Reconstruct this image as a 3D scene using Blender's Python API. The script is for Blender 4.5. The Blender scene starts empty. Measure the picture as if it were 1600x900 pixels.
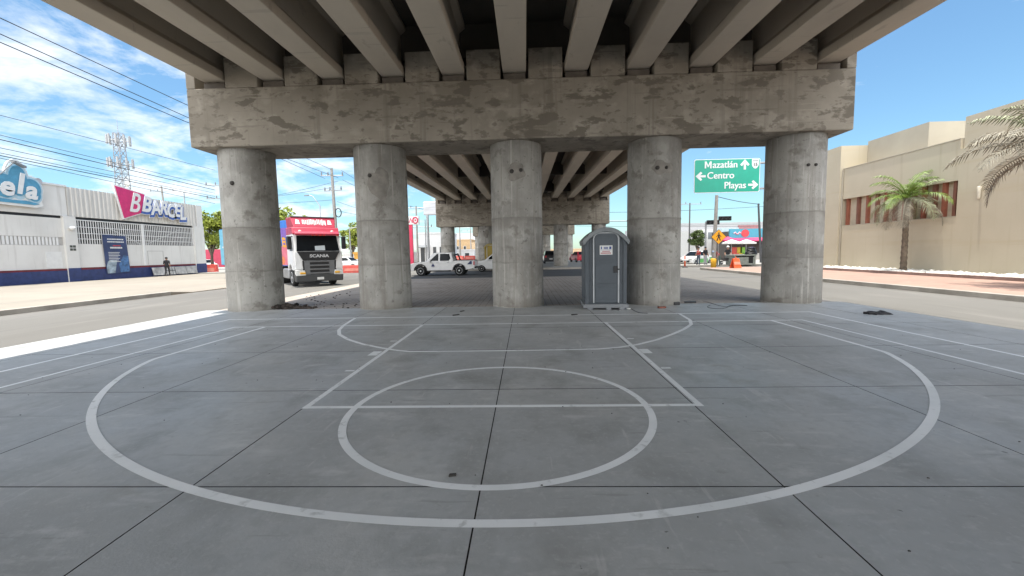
import bpy, bmesh, math, random
from mathutils import Vector, Matrix, noise
R = math.radians
rnd = random.Random(11)
sc = bpy.context.scene
col = sc.collection
# ------------------------------------------------------------------ camera
F, PIT, YAW, ROL, H = 662.673426, -8.38533081e-02, -3.26645120e-02, -1.84307360e-02, 1.62
cy, sy, cp, sp, cr, sr = math.cos(YAW), math.sin(YAW), math.cos(PIT), math.sin(PIT), math.cos(ROL), math.sin(ROL)
FW = Vector((sy*cp, cy*cp, sp)); R0 = Vector((cy, -sy, 0)); U0 = R0.cross(FW)
RT = cr*R0 + sr*U0; UP = -sr*R0 + cr*U0
cam = bpy.data.objects.new('camera', bpy.data.cameras.new('camera')); col.objects.link(cam)
M = Matrix((RT, UP, -FW)).transposed().to_4x4(); M.translation = (0, 0, H)
cam.matrix_world = M
cam.data.sensor_width = 36; cam.data.lens = F/1600*36; cam.data.clip_end = 6000; cam.data.clip_start = .05
sc.camera = cam

def ray(x, y): return FW + RT*((x-800)/F) + UP*((450-y)/F)
def at(x, y, Y):      # point of the photograph at distance Y
    d = ray(x, y); return d*(Y/d.y) + Vector((0, 0, H))
def atX(x, y, X):
    d = ray(x, y); return d*(X/d.x) + Vector((0, 0, H))
def gnd(x, y, z=0.0):
    d = ray(x, y); return d*((z-H)/d.z) + Vector((0, 0, H))

# ------------------------------------------------------------------ materials
MATS = {}
def lin(c):
    return tuple((v/12.92 if v <= .04045 else ((v+.055)/1.055)**2.4) for v in c)
def mat(name, c, rough=.6, metal=0, var=.12, scale=3.0, stretch=(1, 1, 1), spec=.5, bump=0, c2=None, lo=.35, hi=.7, island=0, coat=0, coords='Object'):
    """plain or mottled procedural surface; c, c2 are linear base colours"""
    if name in MATS: return MATS[name]
    m = bpy.data.materials.new(name); m.use_nodes = True
    nt = m.node_tree; b = nt.nodes['Principled BSDF']; L = nt.links
    b.inputs['Roughness'].default_value = rough; b.inputs['Metallic'].default_value = metal
    b.inputs['Specular IOR Level'].default_value = spec
    if coat: b.inputs['Coat Weight'].default_value = coat
    c = tuple(c)
    if c2 is None: c2 = tuple(v*(1-var*2) for v in c)
    tc = nt.nodes.new('ShaderNodeTexCoord'); mp = nt.nodes.new('ShaderNodeMapping')
    mp.inputs['Scale'].default_value = stretch
    L.new(tc.outputs[coords], mp.inputs['Vector'])
    n = nt.nodes.new('ShaderNodeTexNoise'); n.inputs['Scale'].default_value = scale; n.inputs['Detail'].default_value = 7; n.inputs['Roughness'].default_value = .62
    L.new(mp.outputs[0], n.inputs['Vector'])
    r = nt.nodes.new('ShaderNodeValToRGB'); r.color_ramp.elements[0].position = lo; r.color_ramp.elements[1].position = hi
    r.color_ramp.elements[0].color = c2+(1,); r.color_ramp.elements[1].color = c+(1,)
    L.new(n.outputs['Fac'], r.inputs[0]); out = r.outputs[0]
    if island:
        g = nt.nodes.new('ShaderNodeNewGeometry'); hs = nt.nodes.new('ShaderNodeHueSaturation')
        mr = nt.nodes.new('ShaderNodeMapRange'); mr.inputs[3].default_value = 1-island; mr.inputs[4].default_value = 1+island
        L.new(g.outputs['Random Per Island'], mr.inputs[0]); L.new(mr.outputs[0], hs.inputs['Value']); L.new(out, hs.inputs['Color']); out = hs.outputs[0]
    L.new(out, b.inputs['Base Color'])
    if bump:
        bp = nt.nodes.new('ShaderNodeBump'); bp.inputs['Strength'].default_value = bump; bp.inputs['Distance'].default_value = .02
        L.new(n.outputs['Fac'], bp.inputs['Height']); L.new(bp.outputs[0], b.inputs['Normal'])
    MATS[name] = m; return m

def layered(name, base, layers, rough=.8, bump=.3, spec=.4, roughvar=None, fine=40, bands=()):
    """base colour + list of (colour, scale, stretch, lo, hi, amount, detail, offset) noise-masked stains in world space"""
    m = bpy.data.materials.new(name); m.use_nodes = True
    nt = m.node_tree; b = nt.nodes['Principled BSDF']; L = nt.links
    b.inputs['Roughness'].default_value = rough; b.inputs['Specular IOR Level'].default_value = spec
    geo = nt.nodes.new('ShaderNodeNewGeometry')
    cur = None
    first = None
    for (c, scale, stretch, lo, hi, amt, det, off) in layers:
        mp = nt.nodes.new('ShaderNodeMapping'); mp.inputs['Scale'].default_value = stretch; mp.inputs['Location'].default_value = (off, off*1.7, off*.6)
        L.new(geo.outputs['Position'], mp.inputs['Vector'])
        n = nt.nodes.new('ShaderNodeTexNoise'); n.inputs['Scale'].default_value = scale; n.inputs['Detail'].default_value = det; n.inputs['Roughness'].default_value = .6
        L.new(mp.outputs[0], n.inputs['Vector'])
        mr = nt.nodes.new('ShaderNodeMapRange'); mr.inputs[1].default_value = lo; mr.inputs[2].default_value = hi; mr.inputs[4].default_value = amt
        L.new(n.outputs['Fac'], mr.inputs[0])
        mx = nt.nodes.new('ShaderNodeMix'); mx.data_type = 'RGBA'
        mx.inputs['A'].default_value = tuple(base)+(1,)
        if cur: L.new(cur, mx.inputs['A'])
        mx.inputs['B'].default_value = tuple(c)+(1,)
        L.new(mr.outputs[0], mx.inputs['Factor']); cur = mx.outputs['Result']
        if first is None: first = n.outputs['Fac']
    if bands:   # formwork lift lines: stained rings at given heights, shifted per object by its red colour channel
        oi = nt.nodes.new('ShaderNodeObjectInfo'); so_ = nt.nodes.new('ShaderNodeSeparateColor'); L.new(oi.outputs['Color'], so_.inputs[0])
        sp_ = nt.nodes.new('ShaderNodeSeparateXYZ'); L.new(geo.outputs['Position'], sp_.inputs[0])
        nz = nt.nodes.new('ShaderNodeTexNoise'); nz.inputs['Scale'].default_value = 2.5; nz.inputs['Detail'].default_value = 8; L.new(geo.outputs['Position'], nz.inputs['Vector'])
        def M_(op, a, b_):
            n = nt.nodes.new('ShaderNodeMath'); n.operation = op
            for i, v in enumerate((a, b_)):
                if isinstance(v, (int, float)): n.inputs[i].default_value = v
                else: L.new(v, n.inputs[i])
            return n.outputs[0]
        zz0 = M_('ADD', sp_.outputs['Z'], so_.outputs[0])
        zz1 = M_('ADD', zz0, M_('MULTIPLY', M_('SUBTRACT', nz.outputs['Fac'], .5), .22))
        for (z, wd, c, amt, dirn) in bands:
            d = M_('SUBTRACT', zz1 if wd > .05 else zz0, z)
            if dirn: d = M_('MULTIPLY', d, dirn)
            if dirn:   # one-sided stain below (-1) or above (1) the line
                f = M_('MULTIPLY', M_('GREATER_THAN', d, 0), M_('MAXIMUM', M_('SUBTRACT', 1, M_('DIVIDE', d, wd)), 0))
            else: f = M_('MAXIMUM', M_('SUBTRACT', 1, M_('DIVIDE', M_('ABSOLUTE', d, 0), wd)), 0)
            f = M_('MULTIPLY', M_('MULTIPLY', f, amt), M_('ADD', .35, nz.outputs['Fac']))
            mx = nt.nodes.new('ShaderNodeMix'); mx.data_type = 'RGBA'; mx.clamp_factor = True
            L.new(cur, mx.inputs['A']); mx.inputs['B'].default_value = tuple(c)+(1,); L.new(f, mx.inputs['Factor']); cur = mx.outputs['Result']
    L.new(cur, b.inputs['Base Color'])
    nf = nt.nodes.new('ShaderNodeTexNoise'); nf.inputs['Scale'].default_value = fine; nf.inputs['Detail'].default_value = 6
    L.new(geo.outputs['Position'], nf.inputs['Vector'])
    bp = nt.nodes.new('ShaderNodeBump'); bp.inputs['Strength'].default_value = bump; bp.inputs['Distance'].default_value = .01
    L.new(nf.outputs['Fac'], bp.inputs['Height']); L.new(bp.outputs[0], b.inputs['Normal'])
    if roughvar:
        mr = nt.nodes.new('ShaderNodeMapRange'); mr.inputs[1].default_value = .3; mr.inputs[2].default_value = .7
        mr.inputs[3].default_value = roughvar[0]; mr.inputs[4].default_value = roughvar[1]
        L.new(first, mr.inputs[0]); L.new(mr.outputs[0], b.inputs['Roughness'])
    MATS[name] = m; return m

CAP = layered('pier_cap_concrete', (.26, .232, .19), [
    ((.18, .158, .126), .55, (1, 1, 1.3), .40, .62, .75, 9, 0),
    ((.33, .30, .25), 1.1, (1, 1, 1.2), .52, .60, .55, 9, 3),
    ((.12, .103, .08), 1.25, (1, 1, 2.2), .56, .60, .85, 9, 9),
    ((.14, .12, .097), 3.2, (1, 1, 1.8), .575, .62, .75, 9, 21),
    ((.15, .13, .105), 1.5, (3.5, 3.5, .12), .56, .70, .6, 6, 5),
    ((.13, .113, .09), 1.1, (.45, 1, 7), .60, .67, .6, 8, 33), ((.36, .325, .27), 1.0, (.3, 1, 9), .64, .68, .45, 6, 37)], rough=.85, bump=.6)
COLM = layered('column_concrete', (.33, .318, .29), [
    ((.215, .204, .184), 1.1, (1, 1, .8), .40, .60, .8, 10, 2),
    ((.43, .415, .38), 1.7, (1, 1, .8), .52, .62, .45, 10, 7),
    ((.20, .18, .155), 2.2, (3, 3, .14), .54, .66, .65, 8, 11),
    ((.53, .505, .455), 3.0, (4, 4, .1), .60, .67, .5, 5, 4),
    ((.155, .14, .12), 1.6, (1, 1, 1.3), .58, .66, .7, 10, 15),
    ((.13, .12, .105), 7, (1, 1, 1), .63, .68, .7, 6, 19), ((.10, .09, .08), 19, (1, 1, 1), .68, .71, .8, 3, 29), ((.42, .405, .37), 12, (1, 1, .5), .55, .68, .35, 7, 37)], rough=.8, bump=.6,
    bands=[(2.62, .42, (.16,.145,.125), .55, -1), (2.62, .035, (.13,.12,.105), .55, 0), (1.32, .30, (.17,.155,.135), .4, 1), (1.32, .03, (.14,.13,.115), .4, 0), (.0, .35, (.14,.125,.105), .7, 1)])
GIRD = layered('girder_concrete', (.46, .41, .34), [
    ((.365, .325, .275), .5, (1, .5, 1), .4, .65, .7, 8, 0),
    ((.29, .26, .22), 3.0, (1, .35, 1), .62, .68, .5, 8, 5),
    ((.33, .30, .26), 1.2, (.3, 5, 1), .64, .67, .55, 4, 8)], rough=.85, bump=.2)
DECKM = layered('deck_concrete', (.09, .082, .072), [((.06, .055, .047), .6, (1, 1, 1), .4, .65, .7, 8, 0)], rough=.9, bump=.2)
COURT = layered('court_concrete', (.455, .468, .472), [
    ((.35, .347, .335), .33, (1, 1, 1), .36, .64, .85, 9, 0),
    ((.53, .525, .505), .9, (1, 1, 1), .5, .7, .6, 9, 6),
    ((.27, .27, .255), 1.1, (1.4, 1, 1), .52, .70, .75, 10, 12),
    ((.60, .595, .58), 2.2, (.8, 2.2, 1), .58, .70, .55, 9, 17),
    ((.28, .275, .26), 5.5, (1, 1.6, 1), .66, .72, .5, 9, 25),
    ((.12, .12, .11), 9, (1, 1, 1), .745, .76, .8, 3, 31),
    ((.22, .215, .205), 3.1, (.25, 3, 1), .66, .69, .35, 3, 41), ((.62, .61, .59), 2.6, (2.5, .3, 1), .655, .69, .35, 4, 47),
    ((.33, .335, .33), 11, (1, 1, 1), .48, .66, .35, 8, 53), ((.56, .56, .55), 26, (1, 1, 1), .55, .68, .3, 6, 59), ((.30, .27, .22), .8, (1, 1, 1), .66, .74, .5, 9, 63)], rough=.5, bump=.12, spec=.3, roughvar=(.40, .66), fine=60)
APRON = layered('apron_concrete', (.34, .325, .295), [((.27, .26, .235), .5, (1, 1, 1), .4, .65, .7, 8, 0), ((.22, .205, .185), 3, (1, 1, 1), .6, .7, .5, 8, 4)], rough=.85, bump=.15)
ASPH = layered('road_asphalt', (.155, .149, .136), [
    ((.13, .124, .112), .25, (1.4, .35, 1), .4, .65, .8, 8, 0),
    ((.205, .195, .178), .9, (1.2, .2, 1), .55, .7, .6, 8, 3),
    ((.085, .082, .078), 1.6, (2, .12, 1), .62, .70, .5, 8, 9)], rough=.9, bump=.3)
ASPHD = layered('cross_street_shaded_asphalt', (.10, .10, .10), [  # shaded copy of the road asphalt, viaduct shade put into the colour
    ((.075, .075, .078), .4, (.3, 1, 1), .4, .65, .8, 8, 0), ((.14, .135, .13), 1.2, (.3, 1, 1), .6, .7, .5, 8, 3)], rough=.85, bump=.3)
DIRT = layered('pale_ground', (.31, .275, .23), [((.25, .22, .18), .12, (1, 1, 1), .4, .65, .8, 9, 0), ((.38, .34, .29), .7, (1, 1, 1), .55, .7, .5, 9, 3)], rough=.95, bump=.3)
FORE = layered('forecourt_concrete', (.285, .255, .21), [((.235, .21, .175), .3, (1, 1, 1), .4, .65, .75, 9, 0), ((.225, .205, .18), 1.5, (1, 1, 1), .6, .7, .5, 9, 5)], rough=.9, bump=.15)
KERB = layered('kerb_concrete', (.40, .37, .33), [((.26, .24, .21), 1.2, (1, 1, 1), .4, .65, .8, 9, 0)], rough=.9, bump=.3)
PINK = layered('sidewalk_pink_concrete', (.36, .235, .185), [((.29, .19, .155), .5, (1, 1, 1), .4, .65, .8, 9, 0), ((.42, .30, .25), 2, (1, 1, 1), .55, .7, .5, 9, 5)], rough=.9, bump=.2)
BEIGE = layered('beige_stucco', (.50, .445, .34), [
    ((.45, .395, .295), .3, (1, 1, 1), .4, .65, .8, 9, 0), ((.40, .34, .24), 1.2, (2.5, 2.5, .12), .58, .72, .5, 7, 5),
    ((.45, .38, .265), .9, (.15, .15, 2.2), .55, .68, .5, 6, 9)], rough=.9, bump=.25)
BEIGE2 = layered('grey_beige_stucco', (.40, .365, .295), [((.34, .305, .245), .3, (1, 1, 1), .4, .65, .8, 9, 0)], rough=.9, bump=.25)
SHOPW = layered('white_painted_wall', (.66, .65, .62), [
    ((.56, .55, .52), .4, (1, 1, 1), .4, .65, .7, 9, 0), ((.47, .45, .42), 1.6, (2.5, 2.5, .15), .56, .70, .6, 7, 5)], rough=.75, bump=.15)
def paver_mat():
    m = bpy.data.materials.new('paver_blocks'); m.use_nodes = True; nt = m.node_tree; b = nt.nodes['Principled BSDF']; L = nt.links
    b.inputs['Roughness'].default_value = .9
    g = nt.nodes.new('ShaderNodeNewGeometry'); mp = nt.nodes.new('ShaderNodeMapping'); mp.inputs['Rotation'].default_value = (0, 0, R(90))
    L.new(g.outputs['Position'], mp.inputs['Vector'])
    br = nt.nodes.new('ShaderNodeTexBrick'); br.inputs['Scale'].default_value = 1.0; br.inputs['Brick Width'].default_value = .42; br.inputs['Row Height'].default_value = .21
    br.inputs['Mortar Size'].default_value = .012; br.inputs['Color1'].default_value = (.43, .375, .33, 1); br.inputs['Color2'].default_value = (.34, .30, .26, 1); br.inputs['Mortar'].default_value = (.17, .145, .125, 1)
    L.new(mp.outputs[0], br.inputs['Vector'])
    n = nt.nodes.new('ShaderNodeTexNoise'); n.inputs['Scale'].default_value = .7; n.inputs['Detail'].default_value = 9
    L.new(g.outputs['Position'], n.inputs['Vector'])
    mr = nt.nodes.new('ShaderNodeMapRange'); mr.inputs[1].default_value = .35; mr.inputs[2].default_value = .7; mr.inputs[4].default_value = .8
    L.new(n.outputs['Fac'], mr.inputs[0])
    mx = nt.nodes.new('ShaderNodeMix'); mx.data_type = 'RGBA'; L.new(mr.outputs[0], mx.inputs['Factor']); L.new(br.outputs['Color'], mx.inputs['A']); mx.inputs['B'].default_value = (.44, .385, .335, 1)
    L.new(mx.outputs['Result'], b.inputs['Base Color'])
    bp = nt.nodes.new('ShaderNodeBump'); bp.inputs['Strength'].default_value = .4; bp.inputs['Distance'].default_value = .01
    L.new(br.outputs['Fac'], bp.inputs['Height']); bp.invert = True; L.new(bp.outputs[0], b.inputs['Normal'])
    return m
PAVER = paver_mat()
PAINT = layered('court_line_paint', (.86, .87, .87), [((.74, .76, .76), 1.2, (1, 1, 1), .42, .66, .8, 9, 0), ((.52, .53, .52), 9, (1, 1, 1), .60, .70, .75, 10, 4), ((.5, .51, .5), 2.0, (1, 1, 1), .63, .69, .6, 10, 8)], rough=.75, bump=.05, spec=.25)
white = mat('white_paint', (.72, .72, .71), .35, var=.05, coat=.3)
whitem = mat('white_matte', (.70, .70, .68), .7, var=.06)
black = mat('black_plastic', (.018, .018, .02), .45, var=.2)
rubber = mat('tyre_rubber', (.022, .022, .022), .8, var=.2)
glass = mat('dark_glass', (.010,.012,.014), .10, var=.1, spec=.14)
steel = mat('galvanised_steel', (.42, .43, .44), .45, .7, var=.15)
greyp = mat('grey_plastic', (.20, .21, .22), .5, var=.12)
alloy = mat('alloy_wheel', (.74, .75, .76), .4, .0, var=.08)
redp = mat('red_paint', (.55, .05, .06), .4, var=.15)
redbar = mat('red_barrier_plastic', (.72, .10, .075), .55, var=.15)
orange = mat('orange_plastic', (.85, .13, .04), .5, var=.1)
yellow = mat('yellow_paint', (.80, .42, .02), .5, var=.12)
navy = mat('navy_paint', (.035, .055, .17), .6, var=.2)
maroon = mat('maroon_stripe', (.17, .02, .03), .6, var=.2)
skin = mat('skin', (.35, .19, .12), .6, var=.08)
wood = mat('pole_concrete', (.36, .34, .31), .85, var=.15)
wirem = mat('cable_black', (.03, .035, .04), .6, var=.1)

# ------------------------------------------------------------------ mesh builder
class MB:
    def __init__(s): s.v = []; s.f = []; s.m = []; s.sm = []
    def add(s, vs, fs, mi=0, smooth=False):
        o = len(s.v); s.v += [tuple(v) for v in vs]
        for f in fs: s.f.append([i+o for i in f]); s.m.append(mi); s.sm.append(smooth)
        return s
    def box(s, x0, x1, y0, y1, z0, z1, mi=0):
        vs = [(x0,y0,z0),(x1,y0,z0),(x1,y1,z0),(x0,y1,z0),(x0,y0,z1),(x1,y0,z1),(x1,y1,z1),(x0,y1,z1)]
        return s.add(vs, [(0,3,2,1),(4,5,6,7),(0,1,5,4),(1,2,6,5),(2,3,7,6),(3,0,4,7)], mi)
    def hexa(s, b, t, mi=0):   # 4 bottom + 4 top points
        return s.add(list(b)+list(t), [(0,3,2,1),(4,5,6,7),(0,1,5,4),(1,2,6,5),(2,3,7,6),(3,0,4,7)], mi)
    def prism(s, pts, a, b, axis='x', mi=0):  # polygon pts in the other two axes, extruded from a to b
        def P(p, t):
            return (t,p[0],p[1]) if axis == 'x' else ((p[0],t,p[1]) if axis == 'y' else (p[0],p[1],t))
        n = len(pts); vs = [P(p,a) for p in pts]+[P(p,b) for p in pts]
        fs = [tuple(range(n))[::-1], tuple(range(n,2*n))]+[(i,(i+1)%n,(i+1)%n+n,i+n) for i in range(n)]
        return s.add(vs, fs, mi)
    def tube(s, path, rad, n=8, mi=0, caps=True, smooth=True):
        path = [Vector(p) for p in path]; k = len(path)
        rs = rad if isinstance(rad, (list, tuple)) else [rad]*k
        vs = []; 
        t = (path[1]-path[0]).normalized(); ref = Vector((0,0,1)) if abs(t.z) < .9 else Vector((1,0,0))
        u = t.cross(ref).normalized()
        for i in range(k):
            t = (path[min(i+1,k-1)]-path[max(i-1,0)]).normalized()
            u = (u-t*u.dot(t)).normalized(); w = t.cross(u)
            for j in range(n):
                a = 2*math.pi*j/n; vs.append(path[i]+(u*math.cos(a)+w*math.sin(a))*rs[i])
        fs = [(i*n+j, i*n+(j+1)%n, (i+1)*n+(j+1)%n, (i+1)*n+j) for i in range(k-1) for j in range(n)]
        s.add(vs, fs, mi, smooth)
        if caps: s.add(vs[:n], [tuple(range(n))[::-1]], mi); s.add(vs[-n:], [tuple(range(n))], mi)
        return s
    def lathe(s, prof, n=24, c=(0,0,0), axis='z', mi=0, smooth=True):
        vs = []
        for (r, h) in prof:
            for j in range(n):
                a = 2*math.pi*j/n; x, y = r*math.cos(a), r*math.sin(a)
                p = (x,y,h) if axis == 'z' else ((h,x,y) if axis == 'x' else (y,h,x))
                vs.append((p[0]+c[0],p[1]+c[1],p[2]+c[2]))
        k = len(prof)
        fs = [(i*n+j, i*n+(j+1)%n, (i+1)*n+(j+1)%n, (i+1)*n+j) for i in range(k-1) for j in range(n)]
        fs += [tuple(range(n))[::-1], tuple(range((k-1)*n, k*n))]
        return s.add(vs, fs, mi, smooth)
    def quad(s, a, b, c, d, mi=0): return s.add([a,b,c,d], [(0,1,2,3)], mi)
    def build(s, name, mats, parent=None, loc=None, rot=None, bevel=0, sub=0, merge=False):
        me = bpy.data.meshes.new(name); me.from_pydata(s.v, [], s.f)
        if not isinstance(mats, (list, tuple)): mats = [mats]
        for m in mats: me.materials.append(m)
        me.polygons.foreach_set('material_index', s.m); me.polygons.foreach_set('use_smooth', s.sm)
        bm = bmesh.new(); bm.from_mesh(me)
        if merge: bmesh.ops.remove_doubles(bm, verts=bm.verts, dist=1e-4)
        bmesh.ops.recalc_face_normals(bm, faces=bm.faces); bm.to_mesh(me); bm.free(); me.update()
        o = bpy.data.objects.new(name, me); col.objects.link(o)
        if parent: o.parent = parent
        if loc is not None: o.location = loc
        if rot is not None: o.rotation_euler = rot
        if bevel:
            b = o.modifiers.new('bevel', 'BEVEL'); b.width = bevel; b.segments = 2; b.limit_method = 'ANGLE'; b.angle_limit = R(35)
            b.harden_normals = False
        return o

def tag(o, label=None, cat=None, group=None, kind=None):
    if label: o['label'] = label
    if cat: o['category'] = cat
    if group: o['group'] = group
    if kind: o['kind'] = kind
    return o
def thing(name, label, cat, loc=(0,0,0), rz=0, group=None):
    o = bpy.data.objects.new(name, None); o.empty_display_size = .2; col.objects.link(o)
    o.location = loc; o.rotation_euler = (0,0,rz); return tag(o, label, cat, group)
def copy_tree(o, parent=None):
    c = o.copy(); col.objects.link(c)
    if parent: c.parent = parent
    for ch in list(o.children): copy_tree(ch, c)
    return c
def struct(name, mb, m, **k): return tag(mb.build(name, m, **k), kind='structure')
def text(s, size, m, parent, loc, rot, name='lettering', depth=.01, bold=0, align='CENTER', shear=0, sx=1):
    cu = bpy.data.curves.new(name, 'FONT'); cu.body = s; cu.size = size; cu.extrude = depth; cu.offset = bold; cu.align_x = align; cu.align_y = 'CENTER'; cu.shear = shear; cu.resolution_u = 3
    t = bpy.data.objects.new('tmp', cu); col.objects.link(t)
    dg = bpy.context.evaluated_depsgraph_get(); dg.update()
    me = bpy.data.meshes.new_from_object(t.evaluated_get(dg)); bpy.data.objects.remove(t)
    me.materials.clear(); me.materials.append(m)
    o = bpy.data.objects.new(name, me); col.objects.link(o); o.parent = parent; o.location = loc; o.rotation_euler = rot; o.scale = (sx,1,1)
    return o

# ------------------------------------------------------------------ world + sun
SUN_T = Vector((-.055, .03, 1)).normalized()      # direction towards the sun
el = math.asin(SUN_T.z); az = math.atan2(SUN_T.x, SUN_T.y)
w = bpy.data.worlds.new('World'); sc.world = w; w.use_nodes = True
nt = w.node_tree; L = nt.links; bg = nt.nodes['Background']
sky = nt.nodes.new('ShaderNodeTexSky'); sky.sky_type = 'NISHITA'; sky.sun_disc = False
sky.sun_elevation = el; sky.sun_rotation = az; sky.air_density = 1.0; sky.dust_density = .5; sky.ozone_density = 1.2
tc = nt.nodes.new('ShaderNodeTexCoord')
sep = nt.nodes.new('ShaderNodeSeparateXYZ'); L.new(tc.outputs['Generated'], sep.inputs[0])
def math_node(op, a=None, b=None):
    n = nt.nodes.new('ShaderNodeMath'); n.operation = op
    for i, v in enumerate((a, b)):
        if v is None: continue
        if isinstance(v, (int, float)): n.inputs[i].default_value = v
        else: L.new(v, n.inputs[i])
    return n.outputs[0]
zz = math_node('MAXIMUM', sep.outputs['Z'], .0)
den = math_node('ADD', zz, .22)
cx = math_node('DIVIDE', sep.outputs['X'], den); cyy = math_node('DIVIDE', sep.outputs['Y'], den)
cmb = nt.nodes.new('ShaderNodeCombineXYZ'); L.new(cx, cmb.inputs[0]); L.new(cyy, cmb.inputs[1])
n1 = nt.nodes.new('ShaderNodeTexNoise'); n1.inputs['Scale'].default_value = 2.9; n1.inputs['Detail'].default_value = 9; n1.inputs['Roughness'].default_value = .62; n1.inputs['Distortion'].default_value = .25
L.new(cmb.outputs[0], n1.inputs['Vector'])
# the bank of cloud lies to the west (left); the east stays clear
west = nt.nodes.new('ShaderNodeMapRange'); west.inputs[1].default_value = -.25; west.inputs[2].default_value = -1.1; west.inputs[3].default_value = -.14; west.inputs[4].default_value = .06
L.new(cx, west.inputs[0])
# unseen cloud behind the camera, added as fill light for the court and pier fronts
south_fill = nt.nodes.new('ShaderNodeMapRange'); south_fill.inputs[1].default_value = .10; south_fill.inputs[2].default_value = -.40; south_fill.inputs[3].default_value = 0; south_fill.inputs[4].default_value = .34
L.new(sep.outputs['Y'], south_fill.inputs[0])
cl = math_node('ADD', math_node('ADD', n1.outputs['Fac'], west.outputs[0]), south_fill.outputs[0])
bright = nt.nodes.new('ShaderNodeMapRange'); bright.inputs[1].default_value = .0; bright.inputs[2].default_value = -.45; bright.inputs[3].default_value = 1; bright.inputs[4].default_value = 3.1  # boosts the added rear cloud to brighten the ground under the deck
L.new(sep.outputs['Y'], bright.inputs[0])
ccol = nt.nodes.new('ShaderNodeMix'); ccol.data_type = 'RGBA'; ccol.blend_type = 'MULTIPLY'; ccol.inputs['Factor'].default_value = 1
ccol.inputs['A'].default_value = (7.4, 7.5, 7.6, 1); L.new(bright.outputs[0], ccol.inputs['B'])
cm = nt.nodes.new('ShaderNodeMapRange'); cm.inputs[1].default_value = .50; cm.inputs[2].default_value = .72; cm.inputs[4].default_value = .92
L.new(cl, cm.inputs[0])
mx = nt.nodes.new('ShaderNodeMix'); mx.data_type = 'RGBA'
hs = nt.nodes.new('ShaderNodeMix'); hs.data_type = 'RGBA'; hs.blend_type = 'MULTIPLY'; hs.inputs['Factor'].default_value = 1
hs.inputs['B'].default_value = (.75, .98, 1.03, 1); L.new(sky.outputs[0], hs.inputs['A'])
L.new(cm.outputs[0], mx.inputs['Factor']); L.new(hs.outputs['Result'], mx.inputs['A']); L.new(ccol.outputs['Result'], mx.inputs['B'])
L.new(mx.outputs['Result'], bg.inputs['Color']); bg.inputs['Strength'].default_value = .067
sd = bpy.data.lights.new('sun', 'SUN'); sd.energy = 2.75; sd.angle = R(.53); sd.color = (1, .945, .86)
so = bpy.data.objects.new('sun', sd); col.objects.link(so); so.rotation_euler = (-SUN_T).to_track_quat('-Z', 'Y').to_euler()
sc.view_settings.view_transform = 'Standard'; sc.view_settings.look = 'None'; sc.view_settings.exposure = 1.45; sc.view_settings.gamma = 1
sc.view_settings.use_curve_mapping = False
sc.cycles.max_bounces = 8; sc.cycles.diffuse_bounces = 5

# ------------------------------------------------------------------ ground, roads
ZR = -.12
struct('ground', MB().quad((-1500,-400,-.17),(1500,-400,-.17),(1500,3000,-.17),(-1500,3000,-.17)), DIRT)
struct('left_road', MB().quad((-16.9,-60,ZR),(-9.9,-60,ZR),(-9.9,140,ZR),(-16.9,140,ZR)), ASPH)
struct('right_road', MB().quad((9.25,-60,ZR),(14.6,-60,ZR),(14.6,140,ZR),(9.25,140,ZR)), ASPH)
struct('cross_street', MB().quad((-90,29,ZR+.004),(90,29,ZR+.004),(90,41.4,ZR+.004),(-90,41.4,ZR+.004)), ASPH)
struct('cross_street_shade', MB().quad((-8.6,28.4,ZR+.009),(8.8,28.0,ZR+.009),(8.8,41.4,ZR+.009),(-8.6,41.4,ZR+.009)), ASPHD)  # viaduct shade painted on the street as a darker sheet
mb = MB(); mb.box(-9.7, 9.2, 12.75, 28.2, -.16, -.03); struct('paved_median', mb, PAVER)
# court slab cast in squares with open joints
mb = MB(); g = .005
xs = [-9.9]+[-.335+2.067*k for k in range(-4, 5)]+[9.25]
ys = [-22]+[2.815-2.07*k for k in range(10, 0, -1)]+[2.815, 4.92, 6.98, 9.05]+[12.72]
for i in range(len(xs)-1):
    for j in range(len(ys)-1):
        gy1 = g if j < len(ys)-2 else 0
        dz = 0.0
        mb.box(xs[i]+g, xs[i+1]-g, ys[j]+.006, ys[j+1]-.006, -.10, dz); mb.m[-6:] = [1,0,1,1,1,1]
struct('court', mb, [COURT, mat('joint_dark', (.045,.045,.043), .95, spec=.1)])
struct('court_base', MB().box(-9.87, 9.22, -22, 12.70, -.16, -.006), mat('joint_dark', (.045,.045,.043), .95, spec=.1))
struct('court_edge', MB().box(-9.98, -9.905, -22, 12.7, -.16, -.03).box(9.255, 9.36, -22, 12.7, -.16, -.012), KERB)
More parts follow.
